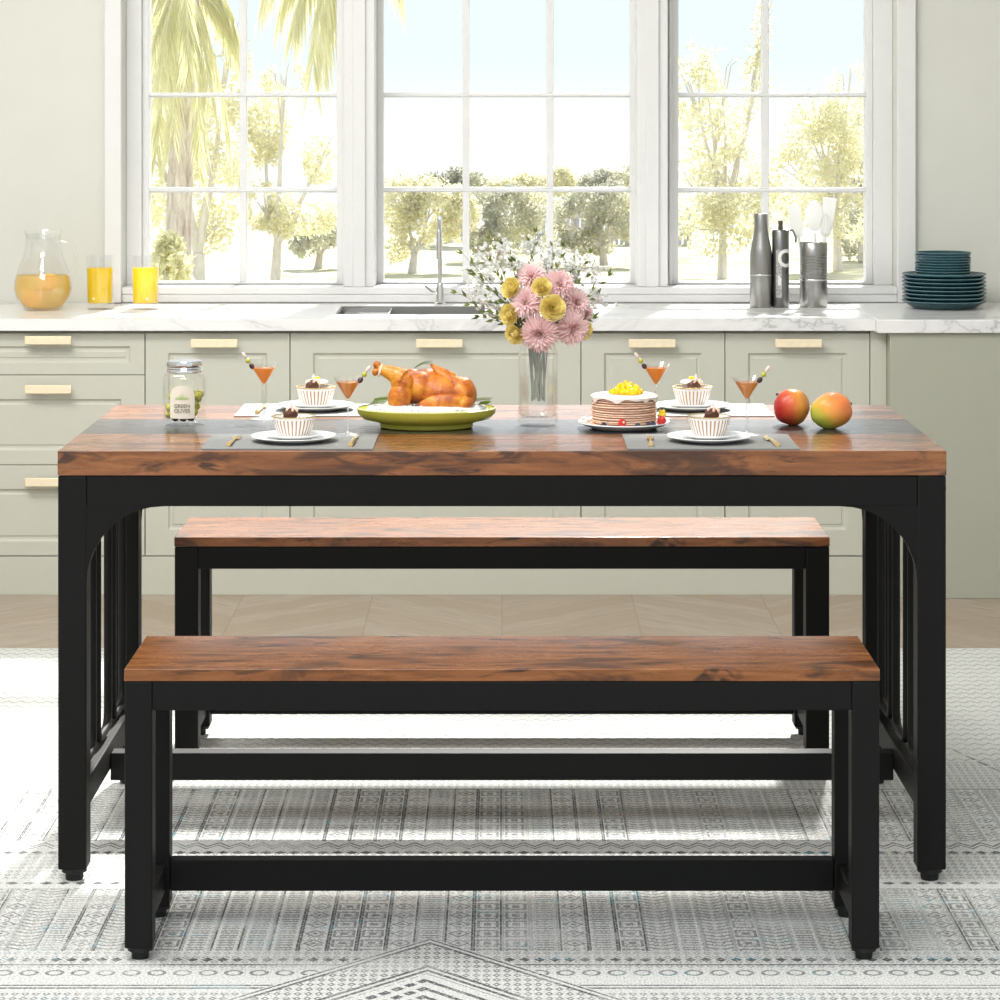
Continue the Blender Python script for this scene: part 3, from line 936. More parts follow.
# printed bottle
t = thing('printed_bottle', 'dark steel bottle with pale lettering and cork, between plain bottle and utensil cup', 'bottle', (wx(780.5, bd + .0), bd, CT))
MB().lathe([(0, 0), (0.0235, 0), (0.025, 0.002), (0.025, 0.222), (0.022, 0.228), (0, 0.228)], 32).build('body', MT['dsteel'], t)
MB().lathe([(0, 0), (0.008, 0), (0.006, 0.012), (0.0075, 0.026), (0, 0.027)], 14, (0, 0, 0.228)).build('cork', simple('cork', (0.10, 0.075, 0.04), 0.8), t)
MB().tube([(0.016, 0, 0.226), (0.036, 0, 0.226), (0.045, 0, 0.205), (0.045, 0, 0.19)], 0.003, 8).build('side_clip', MT['dsteel'], t)
def wrap_text(body, size, cx_a, zc, R, rotz, name, mat, parent, bold=0.0, y_sign=-1, sx=1.0):
    """text wrapped round a vertical cylinder of radius R; cx_a angle of centre from -Y"""
    me = text_mesh(body, size, name, bold)
    for v in me.vertices:
        x, y = v.co.x * sx, v.co.y
        x, y = x * cos(rotz) - y * sin(rotz), x * sin(rotz) + y * cos(rotz)
        a = cx_a + x / R
        rr = R + 0.0003 + v.co.z
        v.co = (sin(a) * rr, -cos(a) * rr, zc + y)
    me.materials.append(mat)
    o = bpy.data.objects.new(name, me)
    COL.objects.link(o)
    o.parent = parent
    return o
pl = simple('pale_print', (0.72, 0.72, 0.70), 0.5)
wrap_text('OIL', 0.068, 0.48, 0.120, 0.0252, -pi / 2, 'lettering', pl, t, 0.0015)
m = MB()
for k in range(7):
    a = -0.62 + k * 0.10
    random.seed(k)
    z = 0.03
    while z < 0.165:
        l = random.uniform(0.006, 0.022)
        R = 0.0255
        m.add([(sin(a) * R, -cos(a) * R, z), (sin(a + .045) * R, -cos(a + .045) * R, z), (sin(a + .045) * R, -cos(a + .045) * R, z + l), (sin(a) * R, -cos(a) * R, z + l)], [(0, 1, 2, 3)])
        z += l + 0.003
m.build('small_print', pl, t)

# utensil cup and utensils
ud = 7.95
ux = wx(813.5, ud)
t = thing('utensil_cup', 'ribbed steel cup holding white kitchen utensils, right of the two bottles', 'cup', (ux, ud, CT))
prof = [(0, 0), (0.040, 0), (0.041, 0.002)]
z = 0.002
prof.append((0.041, 0.085))
for k in range(8):
    zz = 0.086 + k * 0.0085
    prof += [(0.041, zz), (0.0398, zz + 0.0015), (0.0398, zz + 0.003), (0.041, zz + 0.0045)]
prof += [(0.041, 0.188), (0.0395, 0.19), (0.0385, 0.188), (0.0385, 0.004), (0, 0.004)]
MB().lathe(prof, 36).build('cup', MT['steel'], t)
MB().lathe([(0.0412, 0), (0.0418, 0.001), (0.0418, 0.004), (0.0412, 0.005)], 36, (0, 0, 0.078), cap=False).build('band', MT['chrome'], t)
def utensil(name, label, x, tilt, head):
    o = thing(name, label, 'utensil', (ux + x, ud, CT + 0.008), (0, tilt, 0), 'white utensils in the steel cup')
    MB().tube([(0, 0, 0), (0, 0, 0.21)], 0.0045, 8).build('handle', MT['utens'], o)
    head.build('head', MT['utens'], o, bevel=0.001)
utensil('spatula', 'white flat spatula leaning left out of the steel utensil cup', -0.012, -0.16, MB().prism([(-0.012, 0.20), (0.012, 0.20), (0.018, 0.235), (0.018, 0.29), (-0.018, 0.298), (-0.018, 0.235)], -0.002, 0.002))
utensil('serving_spoon', 'white rounded spoon upright in the steel utensil cup', 0.004, 0.0, MB().ell((0, 0, 0.26), (0.028, 0.006, 0.045)))
utensil('spatula', 'white broad spatula leaning right out of the steel utensil cup', 0.014, 0.10, MB().prism([(-0.010, 0.20), (0.010, 0.20), (0.019, 0.225), (0.024, 0.315), (-0.017, 0.315), (-0.016, 0.225)], -0.002, 0.002))
wh = MB()
for k in range(6):
    a = pi * k / 6
    pts = [(cos(a) * 0.018 * sin(pi * q / 12) * (1.0), sin(a) * 0.018 * sin(pi * q / 12), 0.20 + 0.065 * (1 - cos(pi * q / 12)) / 2) for q in range(13)]
    wh.tube(pts, 0.0012, 5)
    pts = [(-p[0], -p[1], p[2]) for p in pts]
    wh.tube(pts, 0.0012, 5)
utensil('whisk', 'white wire whisk between spoon and broad spatula in the steel cup', 0.020, 0.06, wh)

# teal plates
pd2 = 7.88
px_ = wx(944, pd2)
random.seed(11)
zc = CT + 0.001
first = None
ords = ['bottom', 'second from the bottom', 'third from the bottom', 'fourth from the bottom', 'fifth from the bottom', 'sixth from the bottom', 'seventh from the bottom', 'topmost']
for k in range(8):
    lab = 'large dark teal plate, %s of the lower wide stack' % ords[k]
    jx = random.uniform(-0.0015, 0.0015)
    if first is None:
        first = thing('dinner_plate', lab, 'plate', (px_, pd2, zc), group='large teal plates at the foot of the stack')
        MB().lathe([(0, 0.0), (0.085, 0.0), (0.093, 0.004), (0.112, 0.0155), (0.1215, 0.0205), (0.1225, 0.0225), (0.121, 0.0235), (0.110, 0.020), (0.090, 0.008), (0, 0.005)], 56).build('dish', MT['teal'], first)
        MB().lathe([(0.1205, 0.0218), (0.1228, 0.0224), (0.1215, 0.0242), (0.1195, 0.0234)], 56, cap=False).build('rim', MT['tealrim'], first)
    else:
        dup(first, (px_ + jx, pd2, zc + k * 0.0112), lab)
zc += 7 * 0.0112 + 0.0055
first = None
ords = ['bottom', 'second from the bottom', 'third from the bottom', 'fourth from the bottom', 'middle', 'fourth from the top', 'third from the top', 'second from the top', 'topmost']
for k in range(9):
    lab = 'small dark teal plate, %s of the upper narrow stack' % ords[k]
    jx = random.uniform(-0.0012, 0.0012)
    if first is None:
        first = thing('side_plate', lab, 'plate', (px_ - 0.003, pd2, zc), group='small teal plates on top of the stack')
        MB().lathe([(0, 0.0), (0.072, 0.0), (0.076, 0.003), (0.079, 0.013), (0.081, 0.0165), (0.079, 0.0175), (0.073, 0.007), (0.06, 0.004), (0, 0.004)], 48).build('dish', MT['teal'], first)
        MB().lathe([(0.0795, 0.0155), (0.0818, 0.0165), (0.0805, 0.0180), (0.0785, 0.0175)], 48, cap=False).build('rim', MT['tealrim'], first)
    else:
        dup(first, (px_ - 0.003 + jx, pd2, zc + k * 0.0078), lab)

# ================================================================== TABLE SETTINGS
def td(y): return F * (HC - TT) / (y - CY)
PL = [('front left', -0.373, 4.835), ('front right', 0.371, 4.835), ('back left', -0.368, 5.335), ('back right', 0.376, 5.335)]
WHERE = {'front left': 'at the near left place setting',
         'front right': 'at the near right place setting',
         'back left': 'at the far left place setting',
         'back right': 'at the far right place setting'}
protos = {}
def place(name, label, cat, loc, builder, group, rot=(0, 0, 0)):
    if name not in protos:
        t = thing(name, label, cat, loc, rot, group)
        builder(t)
        protos[name] = t
        return t
    return dup(protos[name], loc, label, rot)
def b_plate(t):
    MB().lathe([(0, 0), (0.045, 0), (0.050, 0.0015), (0.071, 0.0072), (0.0765, 0.0095), (0.076, 0.0108), (0.070, 0.009), (0.048, 0.004), (0, 0.0035)], 56).build('dish', MT['china'], t)
def b_saucer(t):
    MB().lathe([(0, 0), (0.030, 0), (0.034, 0.0015), (0.049, 0.006), (0.0535, 0.0085), (0.053, 0.0095), (0.047, 0.0075), (0.032, 0.0035), (0, 0.003)], 48).build('dish', MT['china'], t)
def b_bowl(t):
    MB().lathe([(0, 0), (0.022, 0), (0.026, 0.001), (0.030, 0.008), (0.0345, 0.020), (0.0375, 0.031), (0.0388, 0.036), (0.0375, 0.036), (0.033, 0.022), (0.028, 0.010), (0.0, 0.006)], 120, flute=(0.012, 30)).build('china', MT['bowl'], t)
    MB().lathe([(0.0368, 0.0355), (0.0392, 0.0355), (0.0392, 0.0372), (0.0368, 0.0372)], 60, cap=False).build('gold_rim', MT['gold'], t)
    MB().lathe([(0, 0.008), (0.027, 0.009), (0.0345, 0.029), (0, 0.030)], 40).build('cream_dessert', MT['soup'], t)
def b_truffle(t):
    m = MB()
    m.ell((0, 0, 0.010), (0.0135, 0.012, 0.011), wob=0.35, seg=18, rings=12)
    m.build('chocolate_ball', MT['truffle'], t)
    m = MB()
    for k in range(5):
        a = 2 * pi * k / 5 + 0.3
        m.ell((0.007 * cos(a) + 0.004, 0.007 * sin(a), 0.018), (0.0055, 0.003, 0.005), (0.4 * sin(a), 0.5 * cos(a), a), 10, 6)
    m.build('sugar_petals', MT['shell'], t)
    MB().lathe([(0, 0), (0.0035, 0.001), (0.003, 0.005), (0.0008, 0.012), (0, 0.014)], 10, (0.003, 0, 0.021), flute=(0.2, 5)).build('cream_peak', MT['cream'], t)
def b_fork(t):
    m = MB()
    m.tube([(0, -0.075, 0.004), (0, -0.04, 0.0035), (0, -0.005, 0.003), (0, 0.015, 0.003)], [0.0042, 0.0032, 0.002, 0.002], 8)
    m.build('handle', MT['gold'], t)
    m = MB().box(-0.006, 0.006, 0.014, 0.028, 0.0015, 0.0035)
    for k in range(4): m.box(-0.006 + k * 0.0036, -0.0048 + k * 0.0036, 0.027, 0.058, 0.0015, 0.0035)
    m.build('tines', MT['gold'], t)
def b_knife(t):
    MB().tube([(0, -0.078, 0.004), (0, -0.04, 0.0038), (0, 0.0, 0.0035)], [0.0045, 0.004, 0.003], 8).build('handle', MT['gold'], t)
    MB().add([(-0.001, 0, 0.001), (0.001, 0, 0.004), (-0.001, 0.06, 0.001), (0.001, 0.06, 0.004), (-0.008, 0.0, 0.0025), (-0.008, 0.045, 0.0025)], [(0, 1, 3, 2), (0, 2, 5, 4), (1, 4, 5, 3)]).build('blade', MT['gold'], t)
for key, X, Yd in PL:
    wl = WHERE[key]
    ym = 4.835 if 'front' in key else 5.335
    o = MB().box(-0.151, 0.151, -0.107, 0.107, 0, 0.002).build('placemat', MT['mat_'], loc=(X - (0.004 if 'left' in key else 0.0), ym, TT + 0.0002)) if 'placemat' not in protos else protos['placemat'].copy()
    if 'placemat' in protos:
        COL.objects.link(o)
        o.location = (X, ym, TT + 0.0002)
    protos.setdefault('placemat', o)
    tag(o, 'grey rectangular placemat ' + wl, 'placemat', 'grey placemats on the table')
    zt = TT + 0.0025
    place('dinner_plate_white', 'white gold rimmed plate ' + wl, 'plate', (X, Yd, zt), b_plate, 'white plates at the place settings')
    place('saucer', 'small white saucer under the bowl ' + wl, 'saucer', (X, Yd, zt + 0.0045), b_saucer, 'white saucers under the bowls')
    place('dessert_bowl', 'fluted white bowl with gold lines ' + wl, 'bowl', (X, Yd, zt + 0.0085), b_bowl, 'fluted bowls at the place settings')
    place('truffle', 'chocolate truffle topped with pink petals in the bowl ' + wl, 'dessert', (X + (-0.006 if 'left' in key else 0.004), Yd - 0.006, zt + 0.0375), b_truffle, 'truffles in the bowls', (0, 0, random.random()))
    place('dessert_fork', 'small gold fork on the placemat ' + wl, 'fork', (X - 0.106, Yd - 0.005, zt), b_fork, 'gold forks on the placemats', (0, 0, -0.04))
    if key != 'back right':
        place('dessert_knife', 'small gold knife on the placemat ' + wl, 'knife', (X + 0.110, Yd - 0.005, zt), b_knife, 'gold knives on the placemats', (0, 0, 0.05 if 'right' in key else -0.05))
protos['dinner_plate_white'].name = 'china_plate'
for o in COL.objects:
    if o.name.startswith('dinner_plate_white'): o.name = 'china_plate'
# cream dollops floating on the two far bowls
for lab, X in (('pale cream disc with a yellow flower standing on the far left bowl', -0.368), ('pale cream disc with a yellow flower standing on the far right bowl', 0.376)):
    if 'cream_disc' not in protos:
        t = thing('cream_disc', lab, 'dessert', (X, 5.36, TT + 0.050), group='cream discs on the far bowls')
        MB().lathe([(0, -0.012), (0.006, -0.012), (0.008, 0.0), (0.022, 0.002), (0.023, 0.005), (0.018, 0.008), (0, 0.010)], 28).build('cream', MT['cream'], t)
        m = MB()
        for k in range(6):
            a = 2 * pi * k / 6
            m.ell((0.003 * cos(a), 0.003 * sin(a), 0.0125), (0.003, 0.0018, 0.003), (0, 0.5, a), 8, 5)
        m.build('flower', MT['yellow'], t)
        protos['cream_disc'] = t
    else: dup(protos['cream_disc'], (X, 5.36, TT + 0.050), lab)

# martini glasses
def b_martini(t):
    pr = [(0, 0), (0.0262, 0), (0.0265, 0.001), (0.018, 0.003), (0.005, 0.006), (0.0022, 0.011), (0.002, 0.060), (0.004, 0.066), (0.0290, 0.108), (0.0280, 0.108), (0.003, 0.0675), (0, 0.067)]
    MB().lathe(pr[6:10] + pr[10:], 40).build('bowl', MT['glass'], t)
    MB().lathe(pr[:7], 40).build('foot', MT['foot'], t)
    MB().lathe([(0, 0.068), (0.0025, 0.0682), (0.0215, 0.0985), (0, 0.0985)], 32).build('cocktail', MT['drink'], t)
def b_pick(t):
    MB().tube([(0, 0, -0.030), (0, 0, 0.028)], 0.0007, 6).build('stick', MT['pick'], t)
    MB().ell((0, 0, -0.003), (0.0048, 0.0048, 0.0062)).build('grape', MT['grape'], t)
    MB().ell((0, 0, 0.0095), (0.0046, 0.0046, 0.0052)).build('olive', MT['olive'], t)
    MB().ell((0, 0, 0.022), (0.0035, 0.0035, 0.007)).build('bead', MT['bead'], t)
for lab, X, Y, side in (('beside the far left placemat, nearest the olive jar', -0.4577, 5.19, -1), ('between the near left setting and the chicken platter', -0.281, 4.927, 1),
                        ('directly behind the cake', 0.296, 5.19, -1), ('between the near right setting and the mangoes', 0.447, 4.927, 1)):
    place('martini_glass', 'martini glass of amber cocktail ' + lab, 'glass', (X, Y, TT + (0.0025 if 0 else 0.0003)), b_martini, 'martini glasses on the table')
    place('cocktail_pick', 'olive and grape pick in the martini glass ' + lab.replace(', nearest the olive jar', '').replace('setting ', 'plate ').replace(' the chicken platter', ' chicken platter'), 'cocktail pick', (X + side * 0.0245, Y - 0.006, TT + 0.105), b_pick, 'cocktail picks in the martini glasses', (0, side * 0.62, 0))

# ---- olive jar
jd = 5.10
jx = wx(184.5, jd)
t = thing('olive_jar', 'clear screw lid jar with cream label at the left end of the table', 'jar', (jx, jd, TT))
R = 0.0405
MB().lathe([(0, 0), (0.036, 0), (0.0395, 0.003), (R, 0.008), (R, 0.088), (0.038, 0.095), (0.032, 0.099), (0.031, 0.104), (0.0295, 0.104), (0.030, 0.098), (0.036, 0.092), (0.0378, 0.086), (0.0378, 0.014), (0.033, 0.010), (0, 0.009)], 48).build('glass', MT['glass'], t)
l = MB().lathe([(0, 0), (0.0325, 0), (0.0335, 0.001), (0.0335, 0.005), (0.0325, 0.0065), (0.0335, 0.008), (0.0325, 0.0105), (0.0335, 0.012), (0.0335, 0.019), (0.032, 0.022), (0, 0.022)], 40, (0, 0, 0.0995)).build('lid', MT['chrome'], t)
lb = MB()
rows, cols = 14, 12
aw = 0.60
def ltop(u): return 0.060 + 0.018 * sqrt(max(0, 1 - (u * 1.0) ** 2)) ** 0.9
for i in range(rows + 1):
    for j in range(cols + 1):
        u = -1 + 2 * j / cols
        zt_ = ltop(u)
        z = 0.016 + (zt_ - 0.016) * i / rows
        a = u * aw
        lb.v.append((sin(a) * (R + 0.0004), -cos(a) * (R + 0.0004), z))
for i in range(rows):
    for j in range(cols):
        q = i * (cols + 1) + j
        lb.f.append((q, q + 1, q + cols + 2, q + cols + 1))
lo = lb.build('label', MT['label'], t)
wrap_text('GREEN', 0.0098, 0, 0.0395, R + 0.0005, 0, 'lettering', MT['ink'], lo, 0.0001)
wrap_text('OLIVES', 0.0098, 0, 0.0305, R + 0.0005, 0, 'lettering', MT['ink'], lo, 0.0001)
m = MB()
random.seed(3)
for k in range(15):
    a = -0.30 + 0.60 * k / 14
    h = 0.005 + 0.012 * max(0, 1 - abs(a) / 0.3) * (1 if k % 2 else 0.6)
    RR = R + 0.0008
    m.add([(sin(a - .02) * RR, -cos(a) * RR, 0.0515), (sin(a + .02) * RR, -cos(a) * RR, 0.0515), (sin(a) * RR, -cos(a) * RR, 0.0515 + h)], [(0, 1, 2)])
m.build('leaf_emblem', MT['greenink'], lo)
random.seed(8)
ol = None
spots = []
tries = 0
while len(spots) < 30 and tries < 4000:
    tries += 1
    a, rr = random.uniform(0, 2 * pi), random.uniform(0.012, 0.0285)
    p = Vector((rr * cos(a), rr * sin(a), random.uniform(0.019, 0.058)))
    if all((p - q).length > 0.0142 for q in spots): spots.append(p)
for p in sorted(spots, key=lambda q: q.z):
    rot = (random.uniform(0, 3), random.uniform(0, 3), 0)
    if ol is None:
        ol = thing('olive', 'whole green olive inside the glass jar', 'olive', (jx + p.x, jd + p.y, TT + p.z), rot, 'green olives in the jar')
        MB().ell((0, 0, 0), (0.0075, 0.0075, 0.0092)).build('flesh', MT['olive'], ol)
        MB().ell((0, 0, 0.0085), (0.002, 0.002, 0.0012), seg=8, rings=5).build('pimento', MT['rind'], ol)
    else: dup(ol, (jx + p.x, jd + p.y, TT + p.z), 'whole green olive inside the glass jar', rot)
for k, (x, y) in enumerate(((-0.014, -0.024), (0.001, -0.0285), (0.015, -0.024), (0.0, -0.012))):
    if k == 0: od = tag(MB().ell((0, 0, 0), (0.0072, 0.0070, 0.0058), wob=0.2).build('dark_olive', MT['oliveb'], loc=(jx + x, jd + y, TT + 0.0155)), 'dark wrinkled olive at the bottom of the glass jar', 'olive', 'dark olives at the bottom of the jar')
    else:
        o = od.copy(); COL.objects.link(o); o.location = (jx + x, jd + y, TT + 0.0155 + (0.0 if k < 3 else 0.004)); o.rotation_euler = (0, 0, k)

# ---- chicken on its platter
cd = 5.06
cxx = wx(426.5, cd)
s3 = F / cd
t = thing('platter', 'oval lime green footed dish under the roast chicken', 'platter', (cxx, cd, TT))
MB().lathe([(0, 0.0), (0.083, 0.0), (0.087, 0.002), (0.0875, 0.009), (0.096, 0.012), (0.118, 0.017), (0.129, 0.027), (0.1305, 0.0355), (0.127, 0.0365), (0.120, 0.030), (0.106, 0.022), (0.09, 0.018), (0, 0.016)], 64, sy=0.72).build('dish', MT['platter'], t)
MB().lathe([(0.1265, 0.0357), (0.1308, 0.035), (0.1312, 0.0367), (0.1275, 0.038)], 64, sy=0.72, cap=False).build('rim', MT['plattr2'], t)
m = MB()
random.seed(5)
m.lathe([(0.0, 0.0175), (0.104, 0.0225), (0.1175, 0.031), (0.108, 0.041), (0.085, 0.0450), (0.06, 0.044), (0, 0.040)], 48, sy=0.70, flute=(0.02, 9))
for k in range(700):
    a = random.uniform(0, 2 * pi); rr = sqrt(random.random())
    x, y = 0.112 * rr * cos(a), 0.112 * 0.70 * rr * sin(a)
    z = 0.0435 - 0.007 * rr ** 5 + random.uniform(0, 0.003)
    m.ell((x, y, z), (0.0034, 0.0013, 0.0013), (0, random.uniform(-.4, .4), random.uniform(0, 3)), 5, 3)
tag(m.build('rice', MT['rice'], loc=(cxx, cd, TT)), 'bed of white rice around the roast chicken on the green dish', 'rice', kind='stuff')
# bird (pixel layout to local metres)
def cp(x, y, dy=0.0): return (wx(x, cd) - cxx, dy, wz(y, cd) - TT)
ck = thing('roast_chicken', 'golden roast chicken with its leg raised to the left on the green dish', 'chicken', (cxx, cd, TT))
def remeshed(mb, name, mat, parent, vox=0.0022, sm=6):
    o = mb.build(name, mat, parent)
    r = o.modifiers.new('r', 'REMESH'); r.mode = 'VOXEL'; r.voxel_size = vox; r.use_smooth_shade = True
    s = o.modifiers.new('s', 'SMOOTH'); s.iterations = sm; s.factor = 0.5
    return o
def El(m, x, y, rx, rz, dy=0.0, ry=None, rot=0.0):
    m.ell(cp(x, y, dy), (rx / s3, (ry if ry else (rx + rz) / 2) / s3, rz / s3), (0, rot, 0), 24, 16, wob=0.08, seed=x)
m = MB()
El(m, 442, 391, 34, 18, 0.0, 24, 0.05)
El(m, 420, 387, 20, 17, 0.0, 22)
El(m, 462, 393, 15, 17, -0.005, 20)
El(m, 430, 380, 22, 11, 0.01, 17, 0.1)
El(m, 412, 386, 14, 16, 0.03, 14)
remeshed(m, 'body', MT['chicken'], ck)
def drum(dy, sgn):
    m = MB()
    El(m, 401, 395, 12.5, 16, dy, 12, 0.15)
    El(m, 403, 381, 12, 11, dy, 10, 0.3)
    m.tube([cp(404, 378, dy), cp(394, 373, dy * 0.8), cp(385, 370, dy * 0.6), cp(379, 368, dy * 0.5)], [11 / s3, 8.5 / s3, 6 / s3, 4.5 / s3], 14)
    El(m, 377.5, 364, 4.2, 4, dy * 0.5)
    El(m, 375.5, 371.5, 3.2, 4, dy * 0.5)
    return remeshed(m, 'drumstick', MT['chicken'], ck, 0.0018, 3)
drum(-0.028, 1)
m = MB()
El(m, 404, 385, 11, 11, 0.040, 10)
m.tube([cp(404, 383, 0.040), cp(393, 374, 0.03), cp(384, 372, 0.006)], [9 / s3, 7 / s3, 4.5 / s3], 12)
remeshed(m, 'drumstick', MT['chicken'], ck, 0.0018, 3)
m = MB()   # wing folded against the near side
El(m, 443, 400, 22, 9, -0.042, 7, -0.10)
El(m, 462, 402, 12, 8, -0.036, 8, -0.35)
El(m, 430, 404, 12, 7, -0.040, 7, 0.1)
remeshed(m, 'wing', MT['chicken'], ck, 0.0018, 4)
m = MB()   # raised wing tip
m.tube([cp(430.5, 363.5, -0.004), cp(435, 368, -0.006), cp(441, 374, -0.010), cp(452, 381, -0.016), cp(462, 386, -0.02)], [1.2 / s3, 3.2 / s3, 5.5 / s3, 7 / s3, 7 / s3], 12)
m.tube([cp(434, 366, -0.006), cp(444, 371, -0.009), cp(455, 376, -0.012)], [2.2 / s3, 3.4 / s3, 3.5 / s3], 10)
remeshed(m, 'wing', MT['chicken'], ck, 0.0016, 2)
q0, q1 = Vector(cp(382.5, 363, -0.014)), Vector(cp(378.5, 377, -0.014))
ax = (Vector(cp(385, 371, 0)) - Vector(cp(378, 369, 0))).normalized()
rm = ax.to_track_quat('Z', 'Y').to_matrix()
m = MB().lathe([(0.0112, -0.002), (0.0126, -0.001), (0.0126, 0.001), (0.0112, 0.002)], 20, tuple((q0 + q1) / 2), M=rm, cap=False)
m.build('string', MT['string'], ck)
def herb(label, x, y, dy, rz, L=0.03, up=0.1):
    t = thing('herb_sprig', label, 'herb', (cxx + cp(x, y)[0], cd + dy, TT + cp(x, y)[2]), (0, 0, rz), 'green herb sprigs on the platter')
    pts = [(L * k / 5, 0, up * L * sin(k / 5 * pi * 0.6)) for k in range(6)]
    MB().tube(pts, 0.0006, 5).build('stem', MT['stem'], t)
    m = MB()
    for k in range(1, 12):
        p = Vector((L * k / 11, 0, up * L * sin(k / 11 * pi * 0.6)))
        for sg in (-1, 1):
            e = p + Vector((0.006, sg * 0.007, 0.006))
            w_ = Vector((0.0022, -sg * 0.0012, 0.0016))
            m.add([p, (p + e) / 2 + w_, e, (p + e) / 2 - w_], [(0, 1, 2, 3)])
    m.build('leaves', MT['herb'], t)
herb('thin green herb sprig on top of the roast chicken', 413, 369, -0.004, 0.0, 0.03, 0.35)
herb('green herb sprig on the rice at the left rim of the dish', 369, 404, -0.022, 0.2)
herb('green herb sprig behind the first on the left rim of the dish', 372, 402.5, 0.01, 0.4)
herb('green herb sprig on the rice at the right rim of the dish', 474, 401.5, 0.008, -0.2)
herb('green herb sprig nearer the tail at the right rim of the dish', 478, 404, -0.02, 0.3, 0.02)

# ---- cake
kd = 5.05
kx = wx(624, kd)
t = thing('cake_plate', 'round white plate carrying the crepe cake and berries', 'plate', (kx, kd, TT))
MB().lathe([(0, 0), (0.058, 0), (0.062, 0.002), (0.078, 0.007), (0.0865, 0.0115), (0.086, 0.0135), (0.080, 0.0118), (0.062, 0.006), (0, 0.0055)], 56).build('dish', MT['china'], t)
t = thing('crepe_cake', 'round layered crepe cake dripping with cream under diced mango', 'cake', (kx, kd, TT + 0.006))
random.seed(21)
cp0 = None
nl = 13
for k in range(nl):
    x, y = random.uniform(-0.0015, 0.0015), random.uniform(-0.0015, 0.0015)
    if cp0 is None or k in (3, 6, 9):
        m = MB()
        m.lathe([(0, 0), (0.058, 0.0003), (0.0605, 0.0014), (0.061, 0.0024), (0.0600, 0.0036), (0.056, 0.0040), (0, 0.0040)], 60, flute=(0.012, random.choice((3, 5, 7))))
        cp0 = m.build('crepe', MT['crepe'], t, loc=(x, y, k * 0.00435), rot=(0, 0, random.uniform(0, 6)))
    else:
        o = cp0.copy(); COL.objects.link(o); o.location = (x, y, k * 0.00435); o.rotation_euler = (random.uniform(-.012, .012), random.uniform(-.012, .012), random.uniform(0, 6))
m = MB()
seg = 90
prof = []
vs, fs = [], []
def drip(a):
    return 0.004 + 0.040 * max(0, noise.noise(Vector((cos(a) * 2.6, sin(a) * 2.6, 3.3))) + 0.02) + 0.002 * sin(a * 9)
rings_ = [(0.0, 0.0), (0.3, 0.0), (0.6, -0.0003), (0.85, -0.0012)]
HT = 0.0590
for i, (r, z) in enumerate(rings_[1:]):
    for k in range(seg):
        a = 2 * pi * k / seg
        vs.append((r * 0.062 * cos(a), r * 0.062 * sin(a), HT + z + 0.001 * noise.noise(Vector((cos(a) * 5, sin(a) * 5, r * 9)))))
for (f_) in (0.0, 0.15, 0.4, 0.7, 0.92, 1.0):
    for k in range(seg):
        a = 2 * pi * k / seg
        dr = drip(a)
        rr = 0.0595 if f_ == 0 else (0.0632 if f_ < 1 else 0.0615)
        vs.append((rr * cos(a), rr * sin(a), HT - 0.0018 - (dr * f_ if f_ else 0) - (0.002 if f_ else 0)))
nr = len(vs) // seg
for i in range(nr - 1):
    for k in range(seg):
        k2 = (k + 1) % seg
        fs.append((i * seg + k, i * seg + k2, (i + 1) * seg + k2, (i + 1) * seg + k))
fs.append(tuple(range(seg)))
m.add(vs, fs)
o = m.build('cream_icing', MT['cream'], t)
so = o.modifiers.new('so', 'SOLIDIFY'); so.thickness = 0.0012; so.offset = -1
random.seed(31)
def cubes(cx, cy, cz, rx, ry, n, hmax):
    m = MB()
    for k in range(n):
        a = random.uniform(0, 2 * pi); rr = sqrt(random.random())
        x, y = rx * rr * cos(a), ry * rr * sin(a)
        z = hmax * (1 - rr ** 2) * random.random()
        R_ = Euler((random.uniform(0, 3), random.uniform(0, 3), random.uniform(0, 3))).to_matrix()
        h = random.uniform(0.0028, 0.0042)
        vs = [R_ @ Vector(((-1, 1)[i & 1] * h, (-1, 1)[(i >> 1) & 1] * h, (-1, 1)[i >> 2] * h)) + Vector((cx + x, cy + y, cz + z)) for i in range(8)]
        m.add(vs, [(0, 2, 3, 1), (4, 5, 7, 6), (0, 1, 5, 4), (1, 3, 7, 5), (3, 2, 6, 7), (2, 0, 4, 6)])
    return m
o = cubes(0.004, -0.005, HT + 0.003, 0.028, 0.026, 150, 0.018).build('mango_topping', MT['mangoc'], t, bevel=0.0006)
o['kind'] = 'stuff'
o['label'] = 'heap of bright yellow diced mango'
def straw(label, x, y, rot):
    if 'strawberry' not in protos:
        t = thing('strawberry', label, 'strawberry', (x, y, TT + 0.0165), rot, 'strawberry halves on the cake plate')
        MB().lathe([(0, -0.009), (0.003, -0.008), (0.0065, -0.002), (0.0078, 0.004), (0.006, 0.008), (0, 0.009)], 18).build('fruit', MT['straw'], t)
        MB().lathe([(0, 0.0088), (0.0025, 0.0092), (0.002, 0.0105), (0, 0.0106)], 10).build('stalk_end', MT['shell'], t)
        protos['strawberry'] = t
    else: dup(protos['strawberry'], (x, y, TT + 0.0165), label, rot)
straw('red strawberry at the front of the cake plate', kx - 0.008, kd - 0.070, (1.0, 0.9, 0))
straw('red strawberry at the right edge of the cake plate', kx + 0.068, kd - 0.030, (0.3, 0.8, 0.5))
